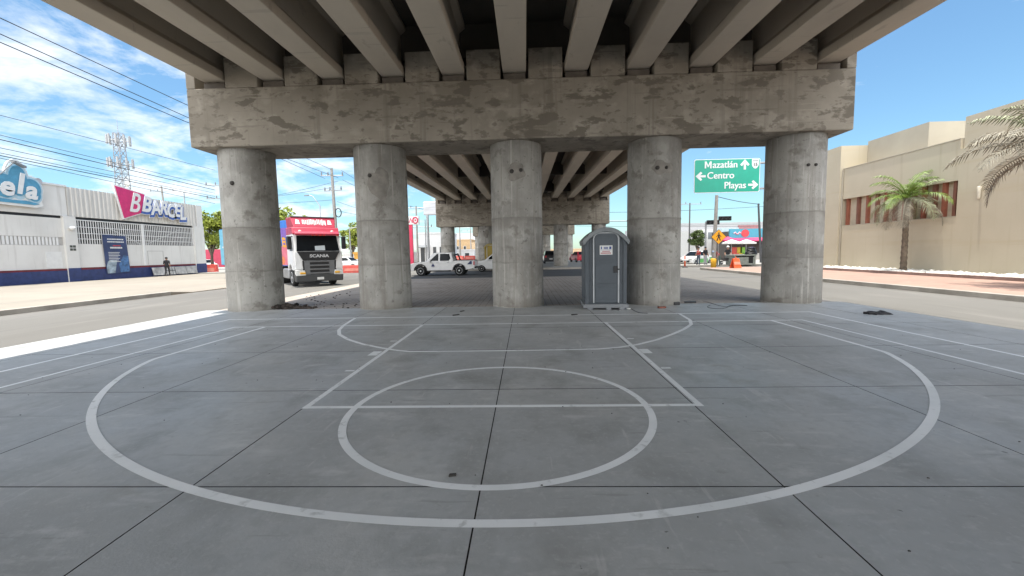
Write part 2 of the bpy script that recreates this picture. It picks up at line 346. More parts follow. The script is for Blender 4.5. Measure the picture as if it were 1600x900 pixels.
# painted lines
def ribbon(mb, pts, wd, z=.004):
    pts = [Vector((p[0],p[1],0)) for p in pts]; k = len(pts); l = []; r = []
    for i in range(k):
        t = (pts[min(i+1,k-1)]-pts[max(i-1,0)]).normalized(); nn = Vector((-t.y,t.x,0))*wd/2
        l.append(pts[i]+nn); r.append(pts[i]-nn)
    vs = [(p.x,p.y,z) for p in l]+[(p.x,p.y,z) for p in r]
    mb.add(vs, [(i, i+1, k+i+1, k+i) for i in range(k-1)])
def arc(cx, cy_, r, a0, a1, n=72): return [(cx+r*math.cos(R(a0+(a1-a0)*i/n)), cy_+r*math.sin(R(a0+(a1-a0)*i/n))) for i in range(n+1)]
mb = MB(); W_ = .068
for pts, wd, z in (
    ([(-7.78,-20),(-7.78,10.76)], .075, .0012), ([(-7.81,10.76),(7.13,10.76)], .085, .0017), ([(7.1,-20),(7.1,10.76)], .075, .0012),
    ([(-6.8,-20),(-6.8,9.56)], .065, .0012), ([(-6.825,9.56),(6.175,9.56)], .075, .0017), ([(6.15,-20),(6.15,9.56)], .065, .0012),
    ([(-2.38,9.53),(-2.38,4.325)], W_, .0012), ([(1.79,9.53),(1.79,4.325)], W_, .0012), ([(-2.415,4.36),(1.825,4.36)], W_, .0017),
    (arc(-.30,4.336,1.537,0,360,120), .072, .0022),
    ([(-6.05,9.53),(-6.05,6.6)]+arc(-.29,8.48,6.07,199.0,341.0,150)+[(5.46,6.6),(5.46,9.53)], .078, .0027),
    ([(-4.42,10.73),(-4.24,9.6),(-4.08,9.0),(-3.85,8.5),(-3.45,7.98),(-3.02,7.56),(-2.6,7.25),(-2.25,7.03),(-1.95,6.90),(-.24,6.89),(1.18,6.94),(1.55,7.05),(1.9,7.24),(2.35,7.62),(2.8,8.12),(3.2,8.62),(3.55,9.16),(3.75,9.75),(3.86,10.73)], .075, .0032)):
    ribbon(mb, pts, wd, z)
for (x0, y0) in ((-2.56,5.75),(1.84,5.74)): mb.quad((x0,y0,.0014),(x0+.13,y0,.0014),(x0+.13,y0+.06,.0014),(x0,y0+.06,.0014))
for (x0, y0) in ((-2.58,6.66),(1.83,6.62)): mb.quad((x0,y0,.0014),(x0+.15,y0,.0014),(x0+.15,y0+.3,.0014),(x0,y0+.3,.0014))
for (x0, y0) in ((-2.56,7.75),(1.84,7.72)): mb.quad((x0,y0,.0014),(x0+.13,y0,.0014),(x0+.13,y0+.06,.0014),(x0,y0+.06,.0014))
struct('court_markings', mb, PAINT)
# left forecourt with kerb ending in a flush crossing
mb = MB(); mb.box(-36, -17.1, -40, 19.5, -.16, .05); struct('forecourt', mb, FORE)
mb = MB(); mb.hexa([(-36,19.5,-.165),(-17.1,19.5,-.165),(-17.1,21.2,-.165),(-36,24,-.165)], [(-36,19.5,.05),(-17.1,19.5,.05),(-17.1,21.2,-.105),(-36,24,-.02)])
mb.hexa([(-36,24,-.165),(-17.1,21.2,-.165),(-18.5,46,-.165),(-36,46,-.165)], [(-36,24,-.02),(-17.1,21.2,-.105),(-18.5,46,-.105),(-36,46,-.06)]); struct('forecourt_ramp', mb, FORE)
struct('left_kerb', MB().box(-17.1, -16.9, -40, 19.6, -.16, .058), KERB, bevel=.015)
# right sidewalk and planter
struct('right_kerb', MB().box(14.6, 14.8, -40, 36, -.16, .06), KERB, bevel=.015)
struct('right_sidewalk', MB().box(14.8, 20.2, -40, 36, -.16, .05), PINK)
struct('planter_kerb', MB().box(20.2, 20.36, -40, 36, -.16, .2), mat('brown_kerb', (.30,.21,.18), .9, var=.15), bevel=.012)
struct('planter_soil', MB().box(20.36, 22.7, -40, 36, -.16, .10), DIRT)
# far pads and sidewalks
struct('far_median', MB().box(-9.6, 9.2, 41.6, 140, -.16, .06), APRON)
struct('far_median_kerb', MB().box(-9.75, 9.35, 41.42, 41.6, -.16, .068), KERB)
struct('far_right_sidewalk', MB().box(14.8, 60, 33.6, 36, -.159, .045).box(14.6, 40, 41.6, 58, -.159, .05), APRON)
struct('far_left_sidewalk', MB().box(-60, -17, 44.5, 70, -.159, .04), APRON)
mb = MB(); rr = random.Random(5)
for i in range(950):
    y = 8+26*rr.random(); x = 20.45+2.15*rr.random(); s = rr.uniform(.06,.17)
    bm = bmesh.new(); bmesh.ops.create_icosphere(bm, subdivisions=1, radius=1)
    k = Matrix.Rotation(rr.random()*6,3,'Z')
    sx, sy2, sz = s*rr.uniform(.8,1.6), s*rr.uniform(.7,1.2), s*rr.uniform(.5,.9)
    vs = []
    for v in bm.verts:
        p = v.co*(1+rr.uniform(-.2,.2)); p = k @ Vector((p.x*sx,p.y*sy2,p.z*sz)); vs.append((x+p.x,y+p.y,.13+p.z))
    mb.add(vs, [[q.index for q in f.verts] for f in bm.faces]); bm.free()
tag(mb.build('planter_stones', mat('white_stone', (.68,.66,.61), .85, var=.1, island=.25)), 'white and grey decorative stones filling the planter along the beige wall', 'stones', kind='stuff')

# ------------------------------------------------------------------ viaduct
GRADE = .02
def girder_mesh():
    # I section: y along the span, z=0 at the underside
    half = [(0,0),(.325,0),(.325,.24),(.14,.44),(.14,1.30),(.30,1.42),(.30,1.55)]
    prof = half[1:]+[(-x,z) for x, z in half[::-1] if x > 0]
    mb = MB(); mb.prism(prof, 0, 31.85, 'y'); return mb
def span(name, y0, label, drain=False):
    root = thing('bridge_deck', label, 'bridge deck', (0,y0,6.64+GRADE*(y0-12.2)), 0, 'viaduct deck spans')
    root.rotation_euler = (math.atan(GRADE),0,0)
    src = None
    for k in range(-5,6):
        if src is None:
            o = girder_mesh().build('girder', GIRD, root, bevel=.02); src = o
        else:
            o = src.copy(); col.objects.link(o); o.parent = root
        o.location = (-.225+1.72*k, .08, 0)
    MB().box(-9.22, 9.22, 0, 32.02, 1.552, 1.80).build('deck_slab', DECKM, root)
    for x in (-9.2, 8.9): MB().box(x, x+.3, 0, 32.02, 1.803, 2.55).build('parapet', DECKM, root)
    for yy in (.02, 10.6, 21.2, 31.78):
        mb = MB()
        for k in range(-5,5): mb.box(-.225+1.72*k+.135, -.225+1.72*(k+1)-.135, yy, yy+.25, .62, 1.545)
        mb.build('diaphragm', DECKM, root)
    return root
span('a', -18.97, 'nearest span of concrete girders and slab overhead above the court')
span('b', 13.07, 'second span of concrete girders, behind the near pier and before the next one')
span('c', 45.11, 'third span of concrete girders, above the far median behind the second pier')
def pier(y0, zb, zt, zg, label, ncol=5, detail=True, dx=-.27, depth=1.75):
    root = thing('bridge_pier', label, 'bridge pier', (dx,y0,0), 0, 'viaduct piers')
    hw = 9.3
    mb = MB(); mb.box(-hw, hw, 0, depth, zb, zt, 0)
    mb.build('pier_cap', CAP, root, bevel=.035)
    blk = None
    for k in range(-6,6):
        c0 = .045+1.72*(k+.5); x0, x1 = c0-.47, c0+.47
        if k == -6: x0, x1 = -hw, -hw+.26
        if k == 5: x0, x1 = hw-.26, hw
        MB().box(x0, x1, .004, depth-.004, zt-.002, zg+(.61 if -6 < k < 5 else .36)).build('girder_stop', CAP, root, bevel=.02)
    for k in range(-5,6):
        c0 = .045+1.72*k
        MB().box(c0-.3, c0+.3, .12, depth-.12, zt-.002, zg-.02).build('bearing_pad', mat('bearing_dark', (.14,.12,.10), .8, var=.2), root)
    for i in range(ncol):
        x = .03+4.13*(i-2)
        sh = (.12,-.08,.0,.10,-.38)[i]; za, zc_ = 1.32-sh, 2.62-sh
        c = MB().lathe([(.79,-.12),(.785,.0),(.777,za-.03),(.781,za-.012),(.781,za+.012),(.776,za+.03),(.773,zc_-.035),(.779,zc_-.014),(.779,zc_+.014),(.772,zc_+.035),(.768,zb)], 48, (0,0,0)).build('column', COLM, root, (x,depth/2,0))
        c.color = (max(sh,-.5),0,0,1)
        if detail:
            for sx, zz_, hr in (((.0,3.78,.06),), ((-.07,3.9,.055),), ((-.11,3.92,.06),(.15,3.95,.05)), ((-.13,3.92,.055),(.12,3.92,.045)), ((-.1,3.9,.04),(.1,3.9,.04)))[i]:
                MB().lathe([(hr,-.03),(hr*1.1,.004)], 12, (sx,-.763+.5*sx*sx,zz_), 'y').build('anchor_hole', mat('hole_dark', (.05,.045,.04), .9), c)
            if i in (1,2,3):   # grey mortar patch round the holes
                pc, pz, pw, ph = ((.16,3.72,.36,.42),(.02,3.93,.30,.22),(.0,3.92,.28,.20))[i-1]; pr_ = random.Random(i); n_ = 26
                rim = [1+.28*noise.noise(Vector((math.cos(6.283*k/n_)*1.3, math.sin(6.283*k/n_)*1.3, i*3.1)))*2 for k in range(n_)]
                vs = []; 
                for q in (0,.55,1):
                    for k in range(n_):
                        u = pc+pw*q*rim[k]*math.cos(6.283*k/n_); v = pz+ph*q*rim[k]*math.sin(6.283*k/n_); a = u/.775; rr_ = .776+(.0015 if q < 1 else -.001)
                        vs.append((rr_*math.sin(a), -rr_*math.cos(a), v))
                MB().add(vs, [(q*n_+k, q*n_+(k+1)%n_, (q+1)*n_+(k+1)%n_, (q+1)*n_+k) for q in (0,1) for k in range(n_)], 0, True).build('mortar_patch', mat('mortar_grey', (.27,.25,.22), .9, var=.2, scale=4), c)
    return root
pier(12.2, 4.79, 6.42, 6.62, 'near concrete pier with five round columns, standing at the far edge of the court')
pier(45.9, 4.5, 6.95, 7.24, 'second pier with five round columns, on the far median across the cross street')
pier(78, 4.7, 7.5, 7.88, 'third and farthest pier seen small between the columns of the second', detail=False)

# ------------------------------------------------------------------ portable toilet
def toilet(label, loc, rz, shell, roofm, frame=None, sticker=True):
    root = thing('portable_toilet', label, 'portable toilet', loc, rz, 'portable toilets')
    W, D, HH = 1.12, 1.14, 1.98
    mb = MB()
    mb.box(-W/2, W/2, 0, D, .16, HH); 
    for x in (-W/2, W/2-.1): mb.box(x+.0, x+.1, -.03, .05, .16, HH)
    for x in (-W/2+.14, W/2-.20): mb.box(x, x+.06, -.018, .05, .2, HH)
    for z in (.72, 1.62):
        mb.box(-W/2+.1, -W/2+.3, -.012, .02, z, z+.03); mb.box(W/2-.3, W/2-.1, -.012, .02, z, z+.03)
    for y in (.1,.34,.58,.82): mb.box(-W/2-.02, W/2+.02, y, y+.16, .3, HH-.1)
    mb.build('cabin', shell, root, bevel=.022)
    mb = MB(); mb.box(-W/2-.05, W/2+.05, -.05, D+.05, .05, .16)
    for x in (-.5,0,.36): mb.box(x, x+.14, -.07, D+.07, 0, .06)
    mb.build('skid_base', greyp, root, bevel=.015)
    # arched roof
    pts = []
    for i in range(17):
        t = -1+i/8; pts.append((t*(W/2+.07), HH-.09+.36*(1-abs(t)**2.2)))
    lo = [(x*.95, z-.125) for x, z in pts[::-1]]
    MB().prism(pts+lo, -.10, D+.08, 'y').build('roof', roofm, root, bevel=.018)
    gab = [(x*.88, z-.10) for x, z in pts]; gab = [(-.54,HH-.04)]+[p for p in gab if p[1] > HH-.04]+[(.54,HH-.04)]
    MB().prism(gab, .0, D, 'y').build('gable', shell, root)
    # door with rounded light frame
    dw, z0, z1, r = .335, .2, 2.10, .17
    prof = [(-dw,z0)]+[(-dw+r-r*math.cos(R(a)), z1-r+r*math.sin(R(a))) for a in range(0,91,15)]+[(dw-r+r*math.sin(R(a)), z1-r+r*math.cos(R(a))) for a in range(0,91,15)]+[(dw,z0)]
    d = MB().prism(prof, -.035, .02, 'y').build('door', shell, root, bevel=.01)
    MB().tube([(x,-.045,z) for x, z in prof], .021, 8).build('door_frame', frame or mat('frame_grey', (.46,.48,.49), .5), root)
    mb = MB(); mb.prism([(-.28,.3),(.28,.3),(.28,.62),(-.28,.62)], -.046, -.03, 'y')
    mb.prism([(-.28,.72),(.28,.72),(.28,1.24)]+[(.28-.07*i,1.24+.04*math.sin(math.pi*i/8)) for i in range(1,8)]+[(-.28,1.24)], -.046, -.03, 'y')
    mb.prism([(-.28,1.36),(.28,1.36),(.28,1.98),(-.28,1.98)], -.042, -.03, 'y')
    mb.build('door_panel', shell, d, bevel=.012)
    mb = MB(); mb.box(.20,.30,-.075,-.04,1.02,1.2); mb.box(.25,.36,-.09,-.055,1.1,1.13); mb.build('latch', black, d, bevel=.008)
    if sticker:
        st = MB().box(-.17,.17,-.0555,-.047,1.51,1.76).build('sticker', whitem, d)
        mb = MB(); bl = mat('sticker_blue',(.03,.06,.25),.6); rd = mat('sticker_red',(.4,.03,.05),.6)
        mb.box(-.14,-.11,-.058,-.055,1.66,1.73,0)
        for x in (-.06,-.03,.0,.03): mb.box(x,x+.02,-.058,-.055,1.66,1.72,0)
        mb.box(.085,.14,-.058,-.055,1.66,1.73,0)
        for i in range(8): mb.box(-.1+.026*i,-.085+.026*i,-.058,-.055,1.585,1.615,1)
        for i in range(9): mb.box(-.14+.031*i,-.12+.031*i,-.058,-.055,1.535,1.57,1)
        mb.box(-.15,.15,-.058,-.055,1.636,1.642,0)
        mb.build('printing', [bl, rd], st)
    return root
tshell = mat('toilet_slate_plastic', (.070,.084,.098), .5, var=.12, scale=2)
toilet('slate grey portable toilet with arched roof beside the fourth column', (2.19,11.65,0), R(-3), tshell, mat('toilet_roof_grey', (.20,.215,.22), .55, var=.1))
yt = toilet('olive yellow portable toilet half hidden behind the middle near column', (at(757,400,42.2).x+.62,42.2,.06), R(-6), mat('toilet_olive_plastic', (.30,.21,.015), .5, var=.12), mat('toilet_roof_olive', (.34,.26,.06), .5), whitem, False)
yt.scale = (1.1,1.1,1.1)

# ------------------------------------------------------------------ vehicles
def wheel(parent, x, y, z, r, wdt, side, axis='x', spokes=6, rim=None, name='wheel'):
    """tyre as the part, rim as its sub-part; axle along local x"""
    h = wdt/2
    t = MB().lathe([(r*.62,-h*.9),(r*.9,-h),(r*.98,-h*.75),(r,-h*.4),(r,h*.4),(r*.98,h*.75),(r*.9,h),(r*.62,h*.9)], 28, (0,0,0), 'x').build(name, rubber, parent, (x,y,z))
    mb = MB(); s = side
    mb.lathe([(r*.6,s*h*.55),(r*.64,s*h*.94),(r*.60,s*h*.96),(r*.56,s*h*.6),(.02,s*h*.6)], 24, (0,0,0), 'x')
    for k in range(spokes):
        a = 2*math.pi*k/spokes; u = Vector((0,math.cos(a),math.sin(a))); w_ = Vector((0,-math.sin(a),math.cos(a)))
        b0, b1 = u*r*.10, u*r*.60; x0, x1 = s*h*.6, s*h*.9
        mb.hexa([Vector((x0,0,0))+b0-w_*r*.10, Vector((x0,0,0))+b0+w_*r*.10, Vector((x0,0,0))+b1+w_*r*.13, Vector((x0,0,0))+b1-w_*r*.13],
                [Vector((x1,0,0))+b0-w_*r*.09, Vector((x1,0,0))+b0+w_*r*.09, Vector((x1*.97,0,0))+b1+w_*r*.10, Vector((x1*.97,0,0))+b1-w_*r*.10])
    mb.lathe([(r*.16,s*h*.6),(r*.16,s*h*.95),(r*.1,s*h*1.0)], 14, (0,0,0), 'x')
    mb.build('rim', rim or alloy, t)
    return t
def arch(yc, r, z0=.0, n=9):
    """points of a wheel opening, for a lower profile walked towards +y"""
    return [(yc-r*math.cos(math.pi*i/n), z0+r*math.sin(math.pi*i/n)) for i in range(n+1)]

def car(label, loc, rz, paint, L_=4.3, W=1.75, kind='hatch', group=None, lower=None, name='parked_car', cat='car', detail=True):
    """small car; front towards -y, wheels on z=0"""
    root = thing(name, label, cat, loc, rz, group)
    f, b = .78, L_-.80
    hood, roof = .98, 1.50
    if kind == 'suv': hood, roof = 1.08, 1.68
    z0 = .24
    low = [(.02,.34),(.10,z0)]+arch(f,.36,z0)+arch(b,.36,z0)+[(L_-.1,z0),(L_-.02,.42),(L_-.03,hood-.08),(L_-.25,hood+.0),(1.35,hood),(1.0,hood-.03),(.35,hood-.16),(.06,hood-.30)]
    hw = W/2
    MB().prism(low, -hw, hw, 'x').build('body', paint, root, bevel=.06)
    y0, y1, y2, y3 = 1.05, 1.85, (L_-.55 if kind != 'sedan' else L_-1.25), (L_-.10 if kind != 'sedan' else L_-.55)
    wb, wt = hw-.06, hw-.24
    cabn = MB().hexa([(-wb,y0,hood-.04),(wb,y0,hood-.04),(wb,y3,hood-.02),(-wb,y3,hood-.02)], [(-wt,y1,roof),(wt,y1,roof),(wt,y2,roof),(-wt,y2,roof)])
    cabn.build('cabin', paint, root, bevel=.07)
    # glass laid 6 mm proud of the cabin faces
    def pt(u, v, y_b, y_t, s):  # side face: u along the length, v up
        zb, zt = hood+.06, roof-.09
        k0 = (zb-hood)/(roof-hood); k1 = (zt-hood)/(roof-hood); k = k0+(k1-k0)*v
        return Vector((s*(wb+(wt-wb)*k+.008), y_b+(y_t-y_b)*0+0, hood+(roof-hood)*k)), k
    for s in (-1,1):
        ya, yb_ = y0, y3
        def side(y, k): return (s*(wb+(wt-wb)*k+.012), y, hood+(roof-hood)*k)
        k0, k1 = .12, .86
        fa = lambda k: y0+(y1-y0)*k+.16; fb = lambda k: y3+(y2-y3)*k-.16
        mid = (y0+y3)/2+.12
        MB().quad(side(fa(k0),k0), side(mid-.04,k0), side(mid-.04,k1), side(fa(k1),k1)).build('side_window', glass, root)
        MB().quad(side(mid+.04,k0), side(fb(k0),k0), side(fb(k1),k1), side(mid+.04,k1)).build('side_window', glass, root)
        if lower: MB().box(s*(hw+.004)-.006, s*(hw+.004)+.006, f+.42, b-.42, .3, .72).box(s*(hw+.004)-.006, s*(hw+.004)+.006, b-.1, L_-.14, .66, hood-.14).build('side_colour_panel', lower, root)
        MB().box(s*(hw+.02)-.08, s*(hw+.02)+.08, y0+.25, y0+.42, hood-.02, hood+.14).build('wing_mirror', paint, root, bevel=.03)
        for yy in (f, b): wheel(root, s*(hw-.12), yy, .31, .31, .2, s)
        MB().box(s*(hw-.28)-.2, s*(hw-.28)+.2, -.0, .10, hood-.34, hood-.2).build('headlight', mat('lamp_clear', (.6,.6,.58), .15, var=.05), root, bevel=.03)
        MB().box(s*(hw-.22)-.14, s*(hw-.22)+.14, L_-.09, L_-.01, hood-.3, hood-.05).build('tail_light', redp, root, bevel=.02)
    def scr(ka, kb, ya, yb_, wsh, off):
        A = lambda k, sg: (sg*((wb+(wt-wb)*k)-wsh), ya+(yb_-ya)*k+off, hood+(roof-hood)*k+.012)
        return MB().quad(A(ka,-1),A(ka,1),A(kb,1),A(kb,-1))
    scr(.10,.90,y0,y1,.10,-.012).build('windshield', glass, root); scr(.14,.86,y3,y2,.12,.014).build('rear_window', glass, root)
    MB().box(-.5,.5,-.015,.06,.36,.56).build('grille', black, root, bevel=.02)
    MB().box(-.2,.2,-.03,-.01,.42,.53).build('number_plate', whitem, root); MB().box(-.2,.2,L_-.02,L_+.012,.55,.67).build('number_plate', whitem, root)
    return root

# white double cab pickup, nose to the left of the photograph
def pickup(loc, rz):
    root = thing('pickup_truck', 'white double cab pickup truck with triangle emblem on its door, crossing behind the second column', 'pickup truck', loc, rz)
    L_, hw = 5.3, .92; f, b = 1.0, 4.08; z0 = .42
    low = [(.04,.50),(.12,.40)]+arch(f,.47,z0)+arch(b,.47,z0)+[(L_-.12,.55),(L_-.0,.62),(L_-.0,1.16),(3.42,1.16),(3.42,1.12),(1.5,1.12),(1.45,1.12),(.9,1.09),(.28,.98),(.08,.86)]
    MB().prism(low, -hw, hw, 'x').build('body', white, root, bevel=.05)
    wb, wt = hw-.05, hw-.22
    MB().hexa([(-wb,1.38,1.08),(wb,1.38,1.08),(wb,3.62,1.08),(-wb,3.62,1.08)], [(-wt,2.08,1.81),(wt,2.08,1.81),(wt,3.48,1.81),(-wt,3.48,1.81)]).build('cabin', white, root, bevel=.06)
    def side(s, y, k): return (s*(wb+(wt-wb)*k+.014), y, 1.08+.73*k)
    for s in (-1,1):
        MB().add([side(s,1.72,.12),side(s,2.42,.12),side(s,2.42,.86),side(s,2.30,.86)], [(0,1,2,3)]).build('front_window', glass, root)
        MB().add([side(s,2.56,.12),side(s,3.24,.12),side(s,3.38,.36),side(s,3.28,.86),side(s,2.56,.86)], [(0,1,2,3,4)]).build('rear_side_window', glass, root)
        d = MB().box(s*(hw+.003)-.004, s*(hw+.003)+.004, 1.62, 2.50, .60, 1.10).build('door', white, root)
        MB().box(s*(hw+.02)-.015, s*(hw+.02)+.015, 2.28, 2.46, 1.0, 1.04).build('handle', steel, d, bevel=.008)
        MB().prism([(1.86,.74),(2.16,.74),(2.01,.98)], s*(hw+.008)-.003, s*(hw+.008)+.003, 'x').build('emblem', navy, d)
        MB().box(s*(hw+.01)-.008, s*(hw+.01)+.008, 1.9, 2.12, .69, .72).build('emblem_bar', navy, d)
        d2 = MB().box(s*(hw+.003)-.004, s*(hw+.003)+.004, 2.54, 3.46, .60, 1.10).build('door', white, root)
        MB().box(s*(hw+.02)-.015, s*(hw+.02)+.015, 3.12, 3.30, 1.0, 1.04).build('handle', steel, d2, bevel=.008)
        MB().prism([(4.72,.86),(5.10,.86),(5.10,1.12),(4.98,1.12)], s*(hw+.006)-.004, s*(hw+.006)+.004, 'x').build('bed_sticker', navy, root)
        for yc in (f,b):
            pts = [(yc-.53*math.cos(math.pi*i/12), z0+.53*math.sin(math.pi*i/12)) for i in range(13)]+[(yc+.455*math.cos(math.pi*i/12), z0+.455*math.sin(math.pi*i/12)) for i in range(13)]
            MB().prism(pts, s*(hw+.01)-.03, s*(hw+.01)+.03, 'x').build('fender_flare', black, root)
            wheel(root, s*(hw-.13), yc, .385, .385, .26, s)
        MB().box(s*(hw-.02)-.1, s*(hw-.02)+.1, 1.5, 3.4, .33, .42).build('side_step', black, root, bevel=.02)
        MB().box(s*(hw+.1)-.12, s*(hw+.1)+.10, 1.72, 1.86, 1.06, 1.28).build('wing_mirror', white, root, bevel=.04)
        MB().box(s*(hw-.22)-.22, s*(hw-.22)+.22, .05, .3, .82, .96).build('headlight', mat('lamp_clear', (.6,.6,.58), .15, var=.05), root, bevel=.04)
        MB().box(s*(hw-.06)-.06, s*(hw-.06)+.07, L_-.1, L_+.01, .80, 1.1).build('tail_light', redp, root, bevel=.02)
    A = lambda k, sg: (sg*((wb+(wt-wb)*k)-.1), 1.38+.70*k-.014, 1.08+.73*k+.01)
    MB().quad(A(.1,-1),A(.1,1),A(.92,1),A(.92,-1)).build('windshield', glass, root)
    MB().tube([(-.8,3.88,1.14),(-.72,3.72,1.64),(.72,3.72,1.64),(.8,3.88,1.14)], .06, 8).build('sports_bar', black, root)
    MB().box(-.86,.86,3.63,L_-.02,1.162,1.20).build('bed_rail', black, root, bevel=.012)
    MB().box(-.9,.9,L_-.03,L_+.14,.52,.68).build('rear_bumper', black, root, bevel=.03)
    MB().box(-.88,.88,-.07,.1,.40,.62).build('front_bumper', white, root, bevel=.04)
    MB().box(-.5,.5,-.01,.12,.66,.92).build('grille', black, root, bevel=.03)
    return root
p0 = gnd(650,430.5,ZR); pk = pickup((-9.25,34.2,ZR+.01), R(-92))
car('white sport utility car with its nose just behind the pickup', (at(741,420,39.5).x,39.5,ZR+.01), R(-90), white, 4.6, 1.85, 'suv')
car('white and green taxi with its door side lit, left of the kerb workers', (at(1070,405,45).x,45,ZR), R(-52), white, 4.2, 1.7, 'sedan', lower=mat('taxi_green', (.10,.42,.08), .4), name='taxi', cat='taxi')
car('bright red car parked in the sun left of the slate toilet', (at(898,405,64).x,64,.06), R(190), mat('car_red', (.55,.02,.05), .3, coat=.4), 4.2, 1.75, 'hatch')
car('black car in the shade under the far pier', (at(858,405,60).x,60,.06), R(180), mat('car_black', (.02,.02,.022), .3, coat=.4), 4.4, 1.8, 'suv')
car('white hatchback beyond the red barrier right of the truck', (at(565,408,56).x,56,ZR), R(75), white, 4.0, 1.7, 'hatch')
car('white car seen past the end of the shop under the tree', (at(331,402,62).x,62,ZR), R(60), white, 4.2, 1.7, 'sedan')
car('dark red car under the tree left of the trailer', (at(321,402,66).x,66,ZR), R(95), mat('car_maroon', (.30,.02,.04), .35, coat=.3), 4.2, 1.7, 'suv')

# articulated lorry: cab front towards local -y
def lorry(loc, rz):
    pink = mat('cab_pink', (.43,.03,.065), .35, var=.06, coat=.3)
    root = thing('articulated_truck', 'articulated truck with a pink roofed white cab, facing the court, towing a colourful trailer', 'truck', loc, rz)
    hw = 1.25
    prof = [(.02,.95),(.0,1.35),(.06,2.0),(.36,2.98),(2.25,2.98),(2.25,1.05),(2.05,1.02)]+[(1.55+.55*math.cos(R(a)), .72+.55*math.sin(R(a))) for a in range(30,151,15)]+[(.9,.95)]
    MB().prism(prof, -hw, hw, 'x').build('cab', white, root, bevel=.06)
    MB().prism([(.34,2.93),(.30,3.02),(.52,3.38),(2.25,3.42),(2.25,2.99),(.40,2.99)], -hw-.01, hw+.01, 'x').build('roof', pink, root, bevel=.08)
    # visor and fairing
    MB().prism([(.02,2.90),(.0,3.02),(.36,3.16),(.36,2.98)], -1.18, 1.18, 'x').build('sun_visor', pink, root, bevel=.03)
    fz = MB(); fz.hexa([(-1.12,.62,3.38),(1.12,.62,3.38),(1.2,2.2,3.38),(-1.2,2.2,3.38)], [(-1.22,1.0,3.98),(1.22,1.0,3.98),(1.25,2.2,4.0),(-1.25,2.2,4.0)])
    fr = fz.build('roof_fairing', pink, root, bevel=.04)
    MB().box(-1.2,1.2,.95,1.12,3.985,4.03).build('fairing_lip', greyp, fr)
    mb = MB()
    def fp(xx, z, o=.012):
        t = (z-3.38)/.6; return (xx, .62+.38*t-o, z+.008)
    qr = random.Random(6); x = -.64
    while x < .62:
        wd = qr.uniform(.04,.075); z0_, z1_ = qr.uniform(3.50,3.58), qr.uniform(3.78,3.87)
        mb.quad(fp(x,z0_),fp(x+wd,z0_),fp(x+wd+.01,z1_),fp(x+.01,z1_)); x += wd+qr.uniform(.02,.045)
    for x in (-1.0,.72): mb.quad(fp(x,3.56),fp(x+.24,3.56),fp(x+.2,3.8),fp(x+.05,3.84))
    mb.build('fairing_lettering', whitem, fr)
    # windshield, pillars
    def fpt(x, z, o=.012):
        t = (z-2.0)/.98; return (x, .06+.30*t-o, z)
    MB().add([fpt(-1.14,2.02),fpt(1.14,2.02),fpt(1.06,2.90),fpt(-1.06,2.90)], [(0,1,2,3)]).build('windshield', glass, root)
    MB().quad(fpt(-.18,2.06,.018),fpt(.36,2.06,.018),fpt(.36,2.34,.018),fpt(-.18,2.30,.018)).build('dashboard_paper', mat('paper', (.55,.6,.62), .7), root)
    for s in (-1,1):
        MB().prism([(.52,2.05),(1.35,2.05),(1.35,2.80),(.72,2.80)], s*(hw+.008)-.006, s*(hw+.008)+.006, 'x').build('side_window', glass, root)
        MB().prism([(.45,1.1),(1.4,1.3),(1.4,2.02),(.45,2.02)], s*(hw+.006)-.004, s*(hw+.006)+.004, 'x').build('door', white, root)
        # white corner deflector
        MB().hexa([(s*.86,-.035,1.02),(s*1.27,-.0,1.0),(s*1.27,.35,1.0),(s*.86,.3,1.02)], [(s*1.0,.035,1.98),(s*1.275,.06,2.0),(s*1.275,.4,2.0),(s*1.0,.35,1.98)]).build('corner_deflector', white, root, bevel=.03)
        m_ = MB().box(s*1.46-.11, s*1.46+.11, .16, .40, 2.12, 2.86).build('mirror', black, root, bevel=.05)
        MB().tube([(s*1.2,.45,2.86),(s*1.42,.3,2.82)], .03, 6).build('mirror_arm', black, m_)
        hl = MB().hexa([(s*.74,-.115,.66),(s*1.26,-.105,.64),(s*1.26,.3,.72),(s*.74,.2,.74)], [(s*.80,-.11,.94),(s*1.26,-.08,.96),(s*1.26,.3,1.0),(s*.80,.2,.98)]).build('headlight', mat('lamp_clear', (.6,.6,.58), .15, var=.05), root, bevel=.03)
        MB().box(s*.92-.14, s*.92+.14, -.135, -.10, .74, .84).build('fog_lamp', yellow, hl, bevel=.01)
        MB().lathe([(.09,0),(.1,.05),(.07,.07)], 12, (s*.86,.33,3.12), 'y').build('spot_lamp', mat('lamp_clear', (.6,.6,.58), .15, var=.05), root)
        wheel(root, s*1.05, 1.55, .5, .5, .32, s, spokes=8)
        wheel(root, s*.96, 5.2, .5, .5, .55, s, spokes=8)
    for x in (-.32,-.12,.08,.28,1.0): MB().box(x, x+.1, -.02, .02, 2.885, 2.93).build('marker_lamp', mat('marker_red', (.7,.06,.03), .4), root)
    # black upper grille with lettering, slatted lower grille
    MB().prism([(-1.14,2.0),(1.14,2.0),(.98,1.72),(.86,1.5),(-.86,1.5),(-.98,1.72)], -.045, .1, 'y').build('grille_top', black, root, bevel=.02)
    gr = MB().prism([(-.90,1.49),(.90,1.49),(.86,.60),(-.86,.60)], -.02, .1, 'y').build('grille', black, root)
    mb = MB()
    for z, wv in ((1.40,.82),(1.18,.80),(.96,.78),(.74,.76)): mb.hexa([(-wv,-.055,z),(wv,-.055,z),(wv,.02,z-.02),(-wv,.02,z-.02)], [(-wv,-.06,z+.07),(wv,-.06,z+.07),(wv,.02,z+.09),(-wv,.02,z+.09)])
    for x in (-.8,.52): mb.box(x, x+.28, -.05, .02, .66, 1.48)
